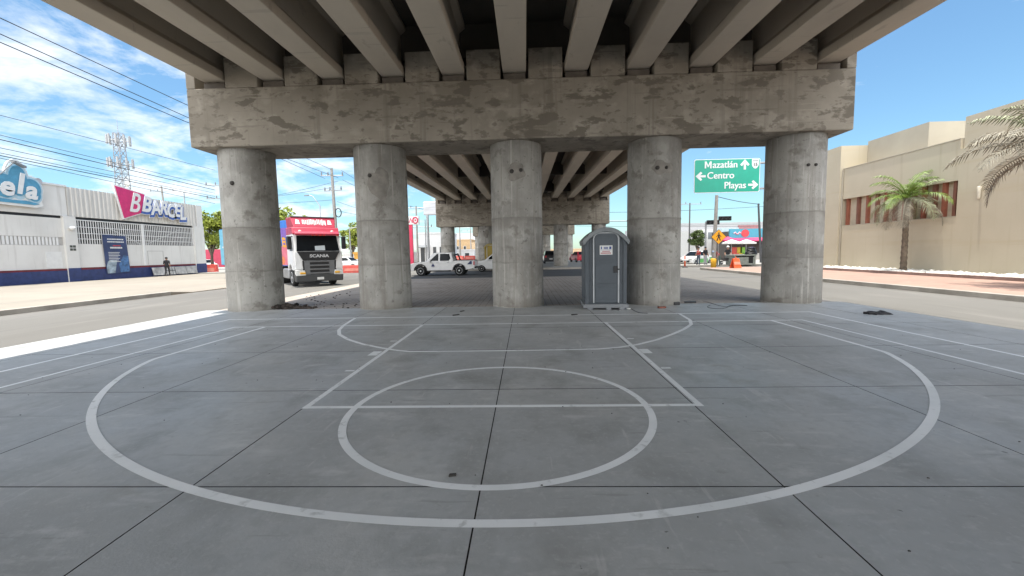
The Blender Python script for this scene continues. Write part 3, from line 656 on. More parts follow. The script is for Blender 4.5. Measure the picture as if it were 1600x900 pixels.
    mb.build('grille_slat', mat('slat_grey', (.16,.165,.17), .4), gr, bevel=.012)
    text('SCANIA', .23, mat('letter_silver', (.70,.71,.72), .4, .2), root, (0,-.052,1.74), (R(90),0,0), 'lettering', .006, .006, sx=1.25)
    bp = MB().prism([(-1.25,.30),(1.25,.30),(1.27,.72),(-1.27,.72)], -.09, .5, 'y').build('bumper', mat('bumper_grey', (.055,.058,.06), .5), root, bevel=.05)
    MB().box(-.18,.18,-.105,-.088,.40,.54).build('number_plate', whitem, bp)
    # chassis
    MB().box(-.45,.45,.5,6.2,.55,.9).build('chassis', black, root); 
    for s in (-1,1): MB().box(s*.95-.28, s*.95+.28, 2.5, 4.2, .4, 1.0).build('fuel_tank', steel, root, bevel=.08)
    # trailer, articulated about the kingpin
    tr = bpy.data.objects.new('trailer', None); col.objects.link(tr); tr.parent = root; tr.location = (0,4.7,0); tr.rotation_euler = (0,0,R(13))
    y0, y1 = -1.9, 11.6
    bx = MB().box(-1.28,1.28,y0,y1,1.15,3.98).build('trailer', mat('trailer_blue', (.035,.17,.55), .4, var=.06), root, bevel=.03)
    bx.location = tr.location; bx.rotation_euler = tr.rotation_euler
    bpy.data.objects.remove(tr)
    cols = dict(pinkp=mat('graphic_pink', (.62,.16,.22), .45), purp=mat('graphic_purple', (.20,.11,.42), .45), yel=mat('graphic_yellow', (.75,.36,.03), .45), cyan=mat('graphic_cyan', (.18,.50,.68), .45), orn=mat('graphic_orange', (.70,.20,.08), .45), wh=whitem)
    for s in (-1,1):
        X = s*1.285
        def panel(pts, m_, o): MB().prism(pts, X+s*o-.003, X+s*o+.003, 'x').build('side_graphic', m_, bx)
        panel([(y0+.05,1.2),(2.6,1.2),(2.2,2.2),(y0+.05,2.5)], cols['pinkp'], .004)
        panel([(y0+.05,2.9),(.8,3.0),(1.2,3.55),(y0+.05,3.5)], cols['purp'], .004)
        panel([(9.0,1.2),(11.55,1.2),(11.55,3.95),(8.4,3.95)], cols['cyan'], .004)
        panel([(3.0,1.4),(6.4,1.3),(7.2,3.0),(4.6,3.7),(3.2,2.8)], cols['orn'], .004)
        for k, y in enumerate((-1.6,-.9,-.2,.5)):
            panel([(y,2.3),(y+.55,2.35),(y+.6,2.95),(y+.1,2.9)], cols['yel'], .012)
            panel([(y+.12,2.45),(y+.42,2.48),(y+.44,2.6),(y+.14,2.58)], cols['purp'], .018)
            panel([(y+.16,2.7),(y+.46,2.72),(y+.46,2.8),(y+.16,2.78)], cols['purp'], .018)
        for y, z in ((-1.3,1.7),(-.3,1.5),(.7,1.75)): panel([(y+.32*math.cos(a*.7), z+.26*math.sin(a*.7)) for a in range(9)], cols['orn'], .012)
        panel([(9.6,3.0),(10.3,3.0),(10.6,3.6),(9.9,3.7)], cols['pinkp'], .012)
        panel([(9.3,2.5),(11.0,2.5),(11.0,2.62),(9.3,2.62)], cols['wh'], .012)
        MB().box(s*1.2-.02, s*1.2+.02, 1.2, 7.6, .5, 1.0).build('side_guard', greyp, bx)
        for yy in (8.6,9.9): wheel(bx, s*.98, yy, .5, .5, .5, s, spokes=8)
    MB().box(-.5,.5,y0+.3,y1-.2,.9,1.14).build('trailer_chassis', black, bx)
    return root
lorry((-11.75,23.9,ZR), R(39))

# ------------------------------------------------------------------ white shop building on the left
XS = -35.5
ROT_E = (R(90), 0, R(90))        # lettering that reads from the east side
def shop():
    root = thing('shop_building', 'white single storey depot with barred openings and navy base band, on the left', 'building', (XS,0,0))
    # local x = out of the wall (towards the road), y along the road
    P = lambda n, mb, m, par=root, **k: mb.build(n, m, par, **k)
    corr = mat('corrugated_white', (.62,.60,.56), .6, var=.12, scale=1.2, stretch=(1,3,.3))
    mb = MB(); mb.box(-14, -.3, 20, 46.0, -.16, 7.0)
    P('wall', mb, SHOPW)
    # parapet: flat on the first bay, corrugated on the second
    P('parapet', MB().box(-.29, .03, 20, 32.2, 5.05, 7.28), SHOPW)
    P('parapet_coping', MB().box(-.35, .12, 20, 32.25, 7.284, 7.42), white)
    mb = MB(); pts = []
    y = 32.25; i = 0
    while y < 45.2:
        pts.append((.02 if i % 2 else .08, y)); pts.append((.02 if i % 2 else .08, y+.13)); y += .18; i += 1
    pts += [(-.29, pts[-1][1]), (-.29, 32.25)]
    P('corrugated_fascia', MB().prism(pts, 5.06, 7.32, 'z'), corr)
    P('lintel_gap', MB().box(-.28, -.06, 20, 45.3, 4.86, 5.045), black)
    # piers between bays and at the far end
    for a, b in ((31.75,32.65),(44.6,46.0)):
        P('pilaster', MB().box(-.29, .16, a, b, -.16, 5.04), SHOPW)
        P('pilaster_base', MB().box(.161, .19, a-.01, b+.01, -.16, 1.02), navy)
    P('end_panel', MB().box(-.29,.10,45.2,46.0,5.045,7.32), SHOPW)
    P('base_band', MB().box(-.29, .06, 20, 31.75, -.16, .86).box(-.29,.06,32.65,44.6,-.16,.86), navy)
    P('stripe', MB().box(-.29, .05, 20, 31.75, .862, 1.0).box(-.29,.05,32.65,44.6,.862,1.03), maroon)
    # first bay: painted shutter with a strip of pale bars
    P('shutter', MB().box(-.29, .0, 20, 31.75, 1.002, 2.78).box(-.29,-.01,20,31.75,3.4,4.85), SHOPW)
    mb = MB(); yy = 20.2
    while yy < 31.4: mb.box(-.04, -.0, yy, yy+.14, 2.80, 3.38); yy += .24
    P('shutter_bars', mb, white); P('shutter_gap', MB().box(-.29,-.06,20,31.75,2.782,3.398), mat('pale_shade', (.45,.44,.42), .7))
    P('wicket_door', MB().box(.001,.022,30.4,31.5,1.05,2.3), whitem)
    # second bay: dark opening behind white bars, solid panel below
    P('opening', MB().box(-.29, -.2, 32.65, 44.6, 2.94, 4.858), black)
    P('gate_panel', MB().box(-.29, .02, 32.65, 44.6, 1.032, 2.93), SHOPW)
    for a, b in ((32.7,38.5),(38.66,44.5)):
        mb = MB(); yy = a
        while yy < b: mb.box(-.01, .03, yy, yy+.05, 2.94, 4.80); yy += .20
        for z in (3.3,3.75,4.25): mb.box(-.0, .036, a, b, z, z+.05)
        g = P('window_bars', mb, white)
        mb = MB(); mb.box(-.02,.05,a-.02,b+.05,4.78,4.85); mb.box(-.02,.05,a-.02,a+.08,2.935,4.78); mb.box(-.02,.05,b-.05,b+.05,2.935,4.78)
        P('gate_frame', mb, white, g)
        s_ = 1 if a < 38 else -1
        P('brace', MB().tube([(-.03,38.6-s_*.3,2.98),(-.03,38.6-s_*4.4,4.6)], .04, 6) if s_ < 0 else MB().tube([(-.03,38.4,2.98),(-.03,35.0,4.5)], .04, 6), steel, g)
    P('gate_post', MB().box(-.03,.075,38.5,38.66,1.034,4.86), white)
    for (y0,z0) in ((38.9,1.1),): 
        mb = MB(); mb.box(.021,.034,y0,y0+.04,z0,2.35); mb.box(.021,.034,y0+1.7,y0+1.74,z0,2.35); mb.box(.021,.034,y0,y0+1.74,2.35,2.39)
        P('wicket_door', mb, mat('pale_shade', (.45,.44,.42), .7))
    mb = MB()
    for i in range(2):
        for j in range(2): mb.box(.162,.172,32.0+.24*i,32.2+.24*i,2.38+.24*j,2.56+.24*j)
    P('vent', mb, mat('vent_dark', (.07,.08,.07), .6))
    P('lamp', MB().lathe([(.02,0),(.18,.08),(.22,.2),(.14,.3)], 14, (.3,32.2,3.95), 'z'), white)
    return root
shop()
def ring_text(s, size, m, parent, y, z, x, depth, bold, shear=0, sx=1, ang=0):
    return text(s, size, m, parent, (x,y,z), (Matrix.Rotation(R(90),4,'Z') @ Matrix.Rotation(R(90),4,'X') @ Matrix.Rotation(R(ang),4,'Z')).to_euler(), 'lettering', depth, bold, 'CENTER', shear, sx)
# brand sign with a tilted pink board and blue-backed lettering
def depot_sign():
    root = thing('shop_sign', 'pink and blue sign reading BARCEL standing up from the parapet of the white depot', 'sign', (XS+.30,0,0))
    pinkb = mat('sign_pink', (.62,.03,.16), .45, var=.1); blue = mat('sign_blue', (.06,.13,.42), .45, var=.1)
    quad = [(35.95,7.95),(38.72,7.56),(38.78,6.02),(36.55,5.25)]
    cx_, cz = 37.4, 6.7
    big = [(cx_+(a-cx_)*1.09, cz+(b-cz)*1.09) for a, b in quad]
    MB().prism(big, -.08, .05, 'x').build('border', white, root, bevel=.01)
    b = MB().prism(quad, .03, .10, 'x').build('board', pinkb, root)
    ring_text('B', 2.5, white, b, 37.55, 6.62, .13, .02, .03, .28, .72, -6)
    # outline: white outer, blue shadow, white letters
    xs_ = [38.75,39.72,40.62,41.45,42.2,42.85]; 
    for i, ch in enumerate('BARCEL'):
        y = xs_[i]; z = 6.52-.06*i+(.1 if i % 2 == 0 else -.08); s_ = (2.0,1.8,1.75,1.75,1.7,1.8)[i]; an = (-6,5,-5,7,-4,4)[i]
        ring_text(ch, s_, white, root, y+.05, z-.12, .06, .02, .21, .22, .84, an).name = 'letter_outline'
        ring_text(ch, s_, blue, root, y+.03, z-.11, .11, .035, .15, .22, .84, an).name = 'letter_shadow'
        ring_text(ch, s_, white, root, y-.03, z, .17, .02, .055, .22, .84, an)
    for y in (36.6,38.0): MB().tube([(-.1,y,5.4),(-.55,y,7.2)], .04, 6).build('bracket', steel, root)
depot_sign()
def blue_sign():
    root = thing('shop_sign', 'sky blue cloud shaped sign ending in ela, at the left edge above the parapet', 'sign', (XS+.34,0,0))
    blue = mat('ela_blue', (.10,.33,.50), .45, var=.15); pale = mat('ela_pale', (.42,.58,.66), .5, var=.08)
    def blob(cs, x0, x1, m, n):
        mb = MB()
        for i, (y, z, r, k) in enumerate(cs):
            mb.prism([(y+r*math.cos(2*math.pi*a/22), z+r*k*math.sin(2*math.pi*a/22)) for a in range(22)], x0-.002*i, x1+.002*i, 'x')
        mb.build(n, m, root)
    c = [(26.2,6.85,1.0,1),(27.3,6.95,.85,1),(28.05,6.75,.72,1.1),(28.85,7.2,.55,1.9),(29.6,6.75,.6,1.15),(29.75,6.35,.4,1.2)]
    blob([(y,z,r+.22,k) for y,z,r,k in c], -.1, .02, whitem, 'outline'); blob([(y,z,r+.13,k) for y,z,r,k in c], -.05, .06, pale, 'halo'); blob(c, -.03, .10, blue, 'cloud')
    MB().prism([(25,5.55),(29.9,5.45),(30.3,5.62),(30.2,5.95),(29.2,6.05),(28,5.98),(25,6.0)], -.06, .05, 'x').build('outline', whitem, root)
    MB().prism([(25,5.68),(29.7,5.62),(30.05,5.72),(29.2,5.88),(28.4,5.84),(27.4,5.92),(25,5.9)], .0, .09, 'x').build('underline', blue, root)
    blob([(30.15,7.35,.26,1)], -.1, .03, mat('ela_grey', (.45,.45,.48), .6), 'knob')
    for ch, y, z, s_ in (('e',28.12,6.72,1.85),('l',28.9,6.95,2.0),('a',29.55,6.6,1.75)):
        ring_text(ch, s_, white, root, y, z, .14, .02, .06, .12, .95, -6)
blue_sign()
fl = thing('flood_lamp', 'small floodlight on a slanting arm above the blue sign', 'lamp', (XS+.3,28.0,7.2))
MB().tube([(0,-.3,0),(.5,.35,1.1)], .04, 6).build('arm', steel, fl); MB().hexa([(.4,.3,1.15),(.7,.3,1.12),(.75,.95,.85),(.4,.95,.88)], [(.4,.3,1.22),(.7,.3,1.2),(.75,.95,1.0),(.4,.95,1.02)]).build('lamp_head', greyp, fl)
# poster hung on the gate
po = thing('poster', 'navy advertising poster hanging on the gate of the white depot', 'poster', (XS+.12,0,0))
q = [(34.65,3.74),(36.75,3.66),(36.92,.52),(34.75,.40)]
pb = MB().prism(q, -.01, .012, 'x').build('sheet', mat('poster_navy', (.045,.07,.17), .5, var=.25, scale=.8), po)
mb = MB(); rr = random.Random(3)
for z, a, b, h_ in ((3.32,35.05,36.5,.10),(3.10,35.05,36.55,.09),(2.58,35.25,36.35,.13)):
    y = a
    while y < b: 
        wd = rr.uniform(.06,.16); mb.box(.013,.018,y,min(y+wd,b),z,z+h_); y += wd+.03
for k in range(7): mb.box(.013,.018,35.05,35.05+rr.uniform(.7,1.05),2.22-.13*k,2.26-.13*k)
mb.build('printed_lines', whitem, pb)
MB().box(.013,.017,35.5,36.2,2.78,2.86).build('red_bar', redp, pb)
MB().prism([(34.85,.46),(35.5,.49),(35.65,1.15),(35.75,1.55),(35.3,1.6),(34.95,1.5),(34.8,1.1)], .013, .017, 'x').build('pale_picture', mat('poster_pale', (.42,.52,.6), .6, var=.3, scale=3), pb)
MB().prism([(36.0,.52),(36.85,.56),(36.8,1.9),(36.4,2.0),(36.15,1.6),(35.9,1.2)], .013, .017, 'x').build('blue_picture', mat('poster_blue', (.10,.24,.5), .5, var=.35, scale=3), pb)
# white boards leaning low on the base band
lb = thing('leaning_boards', 'row of scuffed white boards set low against the navy base of the depot', 'boards', (XS+.45,0,0))
for i, (a, b) in enumerate(((38.95,40.3),(40.34,41.5),(41.55,42.9),(42.94,44.3))):
    MB().hexa([(-.05,a,.08),(.0,a,.08),(.0,b,.05),(-.05,b,.05)], [(-.2,a,.80),(-.15,a,.80),(-.15,b,.82),(-.2,b,.82)]).build('board', mat('scuffed_white', (.55,.54,.52), .7, var=.25, scale=2), lb)
mb = MB()
for a in (40.36,40.75,41.12,41.46): mb.hexa([(.002,a,.1),(.012,a,.1),(.012,a+.05,.1),(.002,a+.05,.1)], [(-.148,a,.78),(-.138,a,.78),(-.138,a+.05,.78),(-.148,a+.05,.78)])
mb.hexa([(-.07,40.36,.42),(-.058,40.36,.42),(-.058,41.5,.42),(-.07,41.5,.42)], [(-.078,40.36,.47),(-.066,40.36,.47),(-.066,41.5,.47),(-.078,41.5,.47)])
mb.build('scrawl', black, lb)

# ------------------------------------------------------------------ beige building on the right
XB = 22.7
def beige_building():
    root = thing('commercial_building', 'long beige stucco building with a recess of rust red fins, right of the road', 'building', (XB,0,0))
    P = lambda n, mb, m, par=root, **k: mb.build(n, m, par, **k)
    # walls with a real recess
    P('wall', MB().box(0,14,23.3,31.45,-.16,3.1).box(0,14,23.3,31.45,4.95,7.05).box(.3,14,23.3,31.45,3.101,4.949).box(0,14,7,23.3,-.16,6.55).box(.12,12,7,23.25,6.551,8.15), BEIGE)
    P('end_tower', MB().box(-.22,12,31.46,37.5,-.16,8.7), BEIGE)
    P('roof_volume', MB().box(1.6,12,26.9,31.45,7.052,8.95), BEIGE2)
    P('coping', MB().box(-.03,.3,23.3,31.45,7.051,7.10), BEIGE2)
    rust = mat('rust_red', (.29,.095,.055), .7, var=.15); brown = mat('fin_brown', (.22,.09,.06), .7, var=.15)
    ws = P('recess_wall', MB().box(.285,.298,23.3,31.45,3.102,4.948), mat('recess_beige', (.52,.45,.34), .8, var=.1))
    y = 23.5; k = 0
    for y in (23.55,24.15,24.72,25.35,25.98,26.6,27.25,27.9,28.6,29.35,30.15,31.1):
        P('fin', MB().box(.10,.284,y-.085,y+.085,3.103,4.947), rust if k % 2 else brown); k += 1
    P('recess_sill', MB().box(-.02,.5,23.3,31.45,3.06,3.1015), BEIGE2)
    P('downpipe', MB().tube([(-.05,31.42,-.1),(-.05,31.42,7.0)], .05, 8), BEIGE2)
    P('wall_light', MB().lathe([(.02,3.82),(.06,3.9),(.085,4.42),(.06,4.47)], 14, (-.085,22.15,0)), mat('lamp_cream', (.62,.57,.46), .6))
    return root
beige_building()

# ------------------------------------------------------------------ signs and poles
def green_sign():
    A, B = at(1085,249.5,26), at(1188,249,26); z1 = A.z; z0 = at(1085,302,26).z
    w_ = B.x-A.x; h_ = z1-z0; gz = (z0+z1)/2
    root = thing('direction_sign', 'green road sign pointing to Mazatlán, Centro and Playas, on a side post', 'road sign', ((A.x+B.x)/2,26,gz))
    gm = mat('sign_green', (.0,.40,.27), .4, var=.06); wm = mat('sign_white', (.80,.82,.82), .45, var=.04)
    def rrect(w, h, r): return [(sx*(w/2-r)+r*math.cos(R(a)), sz*(h/2-r)+r*math.sin(R(a))) for sx, sz, a0 in ((1,1,0),(-1,1,90),(-1,-1,180),(1,-1,270)) for a in range(a0,a0+91,30)]
    MB().prism(rrect(w_,h_,.10), 0, .03, 'y').build('border', wm, root)
    bd = MB().prism(rrect(w_-.07,h_-.07,.08), -.008, .0-.001, 'y').build('panel', gm, root)
    fx = lambda x: (x-1136.5)/103*w_
    fz = lambda y: (275.5-y)/52.5*h_
    rot = (R(90),0,0)
    for wd_, x_, y_, sx_ in (('azatlán',1133.2,258.5,.97),('Centro',1126.5,275.2,.98),('Playas',1149.5,291,.98)):
        t_ = text(wd_, .55, wm, root, (fx(x_)-.008,-.014,fz(y_)), rot, 'lettering', .004, .003, sx=sx_)
        bm = bmesh.new(); bm.from_mesh(t_.data); geo_ = bm.verts[:]+bm.edges[:]+bm.faces[:]     # second strike, slightly offset, for a bold stroke
        d_ = bmesh.ops.duplicate(bm, geom=geo_); bmesh.ops.translate(bm, verts=[v for v in d_['geom'] if isinstance(v, bmesh.types.BMVert)], vec=(.020,.006,.0012)); bm.to_mesh(t_.data); bm.free()
    mx0, mz0, mw, mh, st_ = fx(1101.3), fz(263.4), .40, .40, .085      # capital M
    MB().prism([(mx0+a,mz0+b) for a, b in ((0,0),(st_,0),(st_,mh*.66),(mw/2-.03,mh*.18),(mw/2+.03,mh*.18),(mw-st_,mh*.66),(mw-st_,0),(mw,0),(mw,mh),(mw-st_*1.15,mh),(mw/2,mh*.44),(st_*1.15,mh),(0,mh))], -.019, -.009, 'y').build('lettering', wm, root)
    def arrow(x, y, ang):
        p = [(-.065,-.30),(.065,-.30),(.065,.02),(.18,-.10),(.27,-.01),(0,.29),(-.27,-.01),(-.18,-.10),(-.065,.02)]
        c_, s_ = math.cos(R(ang)), math.sin(R(ang))
        MB().prism([(fx(x)+a*c_-b*s_, fz(y)+a*s_+b*c_) for a, b in p], -.02, -.009, 'y').build('arrow', wm, root)
    arrow(1164,258.5,0); arrow(1095,275.5,90); arrow(1178,290.5,-90)
    # route shield
    cx_, cz = fx(1180.3), fz(258)
    sh = [(-.20,.27),(.20,.27),(.20,-.02),(.17,-.14),(.09,-.24),(0,-.28),(-.09,-.24),(-.17,-.14),(-.20,-.02)]
    s1 = MB().prism([(cx_+a,cz+b) for a, b in sh], -.018, -.009, 'y').build('route_shield', wm, root)
    text('15', .26, black, s1, (cx_,-.022,cz-.05), rot, 'lettering', .003, .006)
    MB().box(cx_-.15,cx_+.15,-.022,-.018,cz+.14,cz+.2).build('shield_band', mat('shield_grey', (.35,.37,.38), .6), s1)
    # post to the right with two arms
    px = 15.3-root.location.x
    MB().tube([(px,.2,ZR-gz),(px,.2,z1-gz+.3)], [.19,.14], 14).build('post', steel, root)
    for z in (fz(256),fz(296)): MB().tube([(-w_/2+.3,.1,z),(px,.14,z)], .06, 8).build('arm', steel, root)
    return root
green_sign()
# pedestrian warning sign
P0 = at(1123,370,36)
ps = thing('warning_sign', 'yellow diamond pedestrian warning sign on a thin post by the kerb workers', 'road sign', (P0.x,36,.045))
dz = P0.z-.045
MB().prism([(.62,0),(0,.62),(-.62,0),(0,-.62)], 0, .02, 'y').build('border', black, ps, (0,0,dz))
pl = MB().prism([(.585,0),(0,.585),(-.585,0),(0,-.585)], -.012, -.001, 'y').build('panel', mat('sign_yellow', (.85,.38,.01), .45, var=.05), ps, (0,0,dz))
mb = MB(); mb.lathe([(.01,-.018),(.07,-.018),(.07,-.013)], 14, (0,0,.30), 'y')
mb.prism([(-.075,-.02),(.075,-.02),(.10,.21),(-.08,.21)], -.018, -.013, 'y'); mb.prism([(-.07,0),(.02,0),(-.10,-.34),(-.19,-.32)], -.019, -.0135, 'y'); mb.prism([(-.01,0),(.075,0),(.17,-.30),(.09,-.34)], -.02, -.014, 'y')
mb.prism([(.06,.2),(.1,.15),(.21,.0),(.16,-.03)], -.0185, -.0132, 'y'); mb.prism([(-.06,.2),(-.1,.17),(-.2,.02),(-.15,-.02)], -.0186, -.0133, 'y')
mb.build('walking_symbol', black, pl)
MB().tube([(0,.05,0),(0,.05,dz+.6)], .03, 8).build('post', steel, ps)

def pole(label, base, top, r0, r1, arms=(), cat='utility pole', group=None, m=None, ins=True, name='utility_pole', trans=False):
    """arms: (height from top, half length, yaw degrees)"""
    b = Vector(base); t = Vector(top)-b
    root = thing(name, label, cat, b, 0, group)
    MB().tube([(0,0,0),t], [r0,r1], 10).build('shaft', m or wood, root)
    for (d, hl, yaw) in arms:
        c = t*(1-d/t.length); u = Vector((math.cos(R(yaw)),math.sin(R(yaw)),0))
        a = MB().tube([c-u*hl, c+u*hl], .06, 6).build('crossarm', steel, root)
        if ins:
            for k in (-.92,-.35,.92): MB().tube([c+u*hl*k, c+u*hl*k+Vector((0,0,.12)), c+u*hl*k+Vector((0,0,.38))], [.03,.09,.05], 7).build('insulator', mat('insulator', (.22,.24,.26), .4), a)
    if trans: MB().lathe([(.25,0),(.27,.05),(.27,.75),(.2,.8)], 14, t*.78+Vector((.42,0,0))).build('transformer', greyp, root)
    return root
b = gnd(530,420.5,-.1); 
T = at(518,263,45)
up = pole('tall concrete utility pole rising behind the truck with two crossarms', (-20.1,45,-.1), (T.x,45,T.z), .22, .13, ((.75,1.15,8),(2.3,1.1,-14)))
MB().tube([(.35+.32*math.cos(a*.35),-.1,6.25+.45*math.sin(a*.35)) for a in range(19)], .05, 6).build('cable_coil', wirem, up)
t1 = at(252,291,78); pole('stub of a utility pole with one crossarm showing above the depot roof', (t1.x+.6,78,-.1), (t1.x,78,t1.z), .2, .14, ((.9,2.3,0),))
t2 = at(343,262,54); pole('utility pole almost hidden by the leftmost near column', (t2.x+.2,54,-.1), (t2.x,54,t2.z), .2, .13, ((2.2,1.9,10),(3.9,1.9,10)))
t3 = at(1120,305,38.5); pr = pole('leaning pale concrete pole on the right with a yellow painted foot', (16.8,38.5,-.1), (t3.x,38.5,t3.z), .19, .13, ())
MB().lathe([(.23,0),(.24,.8),(.19,.85)], 14).build('painted_foot', yellow, pr)
t4 = at(1185,318,46); pole('dark slim pole beside the rightmost column', (at(1189,418,46).x,46,-.1), (t4.x,46,t4.z), .13,.09, (), m=mat('pole_dark', (.10,.10,.105), .7))
t5 = at(1078,317,72); pole('distant thin utility pole above the small round tree', (t5.x,72,-.1), (t5.x,72,t5.z), .14,.1, ((.2,2.0,5),), m=mat('pole_dark', (.10,.10,.105), .7))
t6 = at(650,322,70); pole('utility pole with crossarm behind the red and white station sign', (t6.x,70,-.1), (t6.x,70,t6.z), .18,.12, ((.3,2.4,5),(3.4,2.6,5)))
t7 = at(664,343,62); pole('slim grey lamp pole left of the billboard post', (t7.x,62,-.1), (t7.x,62,t7.z), .1,.07, (), m=steel, cat='pole')
t8 = at(718,352,95); pole('far pole with crossarm between the second pier columns, left one', (t8.x,95,-.1), (t8.x,95,t8.z), .2,.12, ((.6,2.6,0),))
t9 = at(735,357,100); pole('far pole with crossarm between the second pier columns, right one', (t9.x,100,-.1), (t9.x,100,t9.z), .2,.12, ((.6,2.2,0),))
# street lamp behind the truck
s0 = at(500,341,60); s1 = at(500,322,60); s2 = at(489,307,60); s3 = at(483,305,60)
sl = thing('street_lamp', 'bent arm street lamp above the trailer behind the truck', 'street lamp', (s0.x,60,-.1))
o_ = Vector((s0.x,60,-.1))
MB().tube([(0,0,0), s1-o_, s2-o_, s3-o_], [.1,.08,.06,.05], 8).build('post', steel, sl); MB().tube([s3-o_, s3-o_-Vector((.7,0,.05))], [.1,.07], 8).build('lamp_head', greyp, sl)
# traffic lights
def traffic_light(label, post, armend, heads, Y):
    root = thing('traffic_light', label, 'traffic light', (post[0],Y,-.1))
    o = Vector((post[0],Y,-.1))
    MB().tube([(0,0,0),(0,0,post[1])], [.11,.08], 10).build('post', steel, root)
    MB().tube([(0,0,post[1]-.1), Vector(armend)-o], [.07,.05], 8).build('arm', steel, root)
    for (x, z, horiz) in heads:
        c = Vector((x,Y-.15,z))-o; hw, hh = (.62,.22) if horiz else (.2,.55)
        h = MB().box(c.x-hw,c.x+hw,c.y-.12,c.y+.1,c.z-hh,c.z+hh).build('signal_head', black, root, bevel=.03)
        for k in (-1,0,1):
            cc = (c.x+(k*.4 if horiz else 0), 0, c.z+(0 if horiz else k*.34))
            MB().lathe([(.13,c.y-.125),(.15,c.y-.24),(.12,c.y-.14)], 12, (cc[0],0,cc[2]), 'y').build('lens_hood', black, h)
    return root
tA = at(1103,346,44); tB = at(1142,340,44); h1 = at(1131.5,341.5,44); h2 = at(1113,347.5,44)
traffic_light('traffic light mast with two dark signal heads over the right hand junction', (tA.x,tA.z+.1), tB, ((h1.x,h1.z,True),(h2.x,h2.z,True)), 44)
tA = at(1016,343,52); h1 = at(906,348,52); tB = at(900,346,52)
traffic_light('traffic light on a long arm peeking out left of the slate toilet roof', (at(1010,348,52).x,tB.z+.1), tB, ((h1.x,h1.z,True),), 52)
tA = at(546,356,58); tB = at(575,352,58); h1 = at(566,357,58)
traffic_light('grey traffic light gantry right behind the truck cab', (tA.x,tA.z+.1), tB, ((h1.x,h1.z,False),), 58)
# cell tower behind the depot
tb = at(193,300,110); tt = at(189,208,110)
ct = thing('cell_tower', 'lattice telecom tower with panel antennas behind the depot', 'tower', (tb.x,110,-.1))
ht = tt.z+.1; mb = MB(); w0, w1 = 2.1, 1.05
def corner(k, t): 
    a = R(45+90*k); r = w0+(w1-w0)*t; return Vector((r*math.cos(a), r*math.sin(a), ht*t))
for k in range(4): mb.tube([corner(k,0),corner(k,1)], .10, 6)
N = 17
for i in range(N):
    for k in range(4):
        a, b_ = corner(k,i/N), corner((k+1)%4,(i+1)/N); mb.tube([a,b_], .055, 5); mb.tube([corner(k,(i+1)/N), b_], .05, 5)
        mb.tube([corner((k+1)%4,i/N), corner(k,(i+1)/N)], .055, 5)
mb.build('lattice', mat('tower_grey', (.34,.35,.37), .6, .2), ct)
MB().tube([(0,0,ht),(0,0,ht+4)], [.07,.03], 6).build('spike', steel, ct)
for lvl, rr_ in ((.97,2.2),(.80,2.4)):
    mb = MB()
    for k in range(3): 
        a0, a1 = R(120*k+20), R(120*k+140); mb.tube([(rr_*math.cos(a0),rr_*math.sin(a0),ht*lvl-1),(rr_*math.cos(a1),rr_*math.sin(a1),ht*lvl-1)], .07, 5)
    mb.build('antenna_ring', steel, ct)
    for k in range(9):
        a = R(40*k+20); x, y = rr_*1.05*math.cos(a), rr_*1.05*math.sin(a)
        MB().box(x-.2,x+.2,y-.15,y+.15,ht*lvl-1.9,ht*lvl+.4).build('panel_antenna', mat('antenna_grey', (.40,.41,.42), .6), ct)
MB().lathe([(.1,-.2),(.75,0),(.75,.15),(.1,.2)], 16, (1.6,-.6,ht*.62), 'y').build('dish', whitem, ct)
# roof mast on the depot
rm = at(283,345,44); r2 = at(281,330,44)
MB().tube([(0,0,0),(0,0,1.6)], .06, 6).build('roof_mast', steel, tag(thing('roof_mast', 'short dark mast on the depot roof right of the BARCEL lettering', 'mast', (-35.8,44.2,7.0))), (0,0,0)).name = 'mast_tube'

# overhead wires
def wire(p, q, label, sag=.35, r=.018, n=14):
    p, q = Vector(p), Vector(q); d = q-p
    mb = MB(); pts = [d*(i/n)-Vector((0,0,4*sag*(i/n)*(1-i/n))) for i in range(n+1)]
    o = mb.tube(pts, r, 5).build('overhead_wire', wirem, None, p); return tag(o, label, 'wire', 'overhead wires')
def wire_line(pts, X, label, r=.02, ext=-260):
    """through photograph points on the vertical plane x = X, carried on to the next pole outside the frame"""
    (x0,y0),(x1,y1) = pts; k = (y1-y0)/(x1-x0)
    a = atX(ext, y0+k*(ext-x0), X); b = atX(x1, y1, X)
    return wire(a, b, label, .0, r)
wt = at(518,265,45); arm = at(518,283,45)
for (pts, end, lab) in ((((0,28),(290,163)), wt, 'uppermost of the three wires crossing the clouds at top left'), (((0,53),(290,182)), at(508,279,45), 'middle one of the three wires crossing the clouds at top left'), (((0,66),(290,190)), at(529,278,45), 'lowest of the three wires crossing the clouds at top left')):
    (x0,y0),(x1,y1) = pts; k = (y1-y0)/(x1-x0)
    a = atX(x0, y0, -20.2); m_ = atX(x1, y1, -20.2); e0 = atX(-150, y0-150*k, -20.2)
    P_ = [e0, a, m_, end]; o = MB().tube([p-P_[0] for p in P_], .02, 5).build('overhead_wire', wirem, None, P_[0]); tag(o, lab, 'wire', 'overhead wires')
for i, (y0, y1) in enumerate(((180,266),(211,292),(218,297),(231,302),(239,307),(243,310),(247,318))):
    nm = ('topmost','second','third','fourth','fifth','sixth','lowest')[i]
    o = wire_line(((0,y0),(336,y1)), -31, nm+' of the seven wires fanning across the sky above the depot', .026 if i in (2,5) else .017)
E5 = [((535,281),(560,292)),((533,266),(562,283)),((528,283),(441,302)),((524,292),(441,304)),((523,312),(441,316)),((527,315),(560,325)),((530,330),(562,335))]
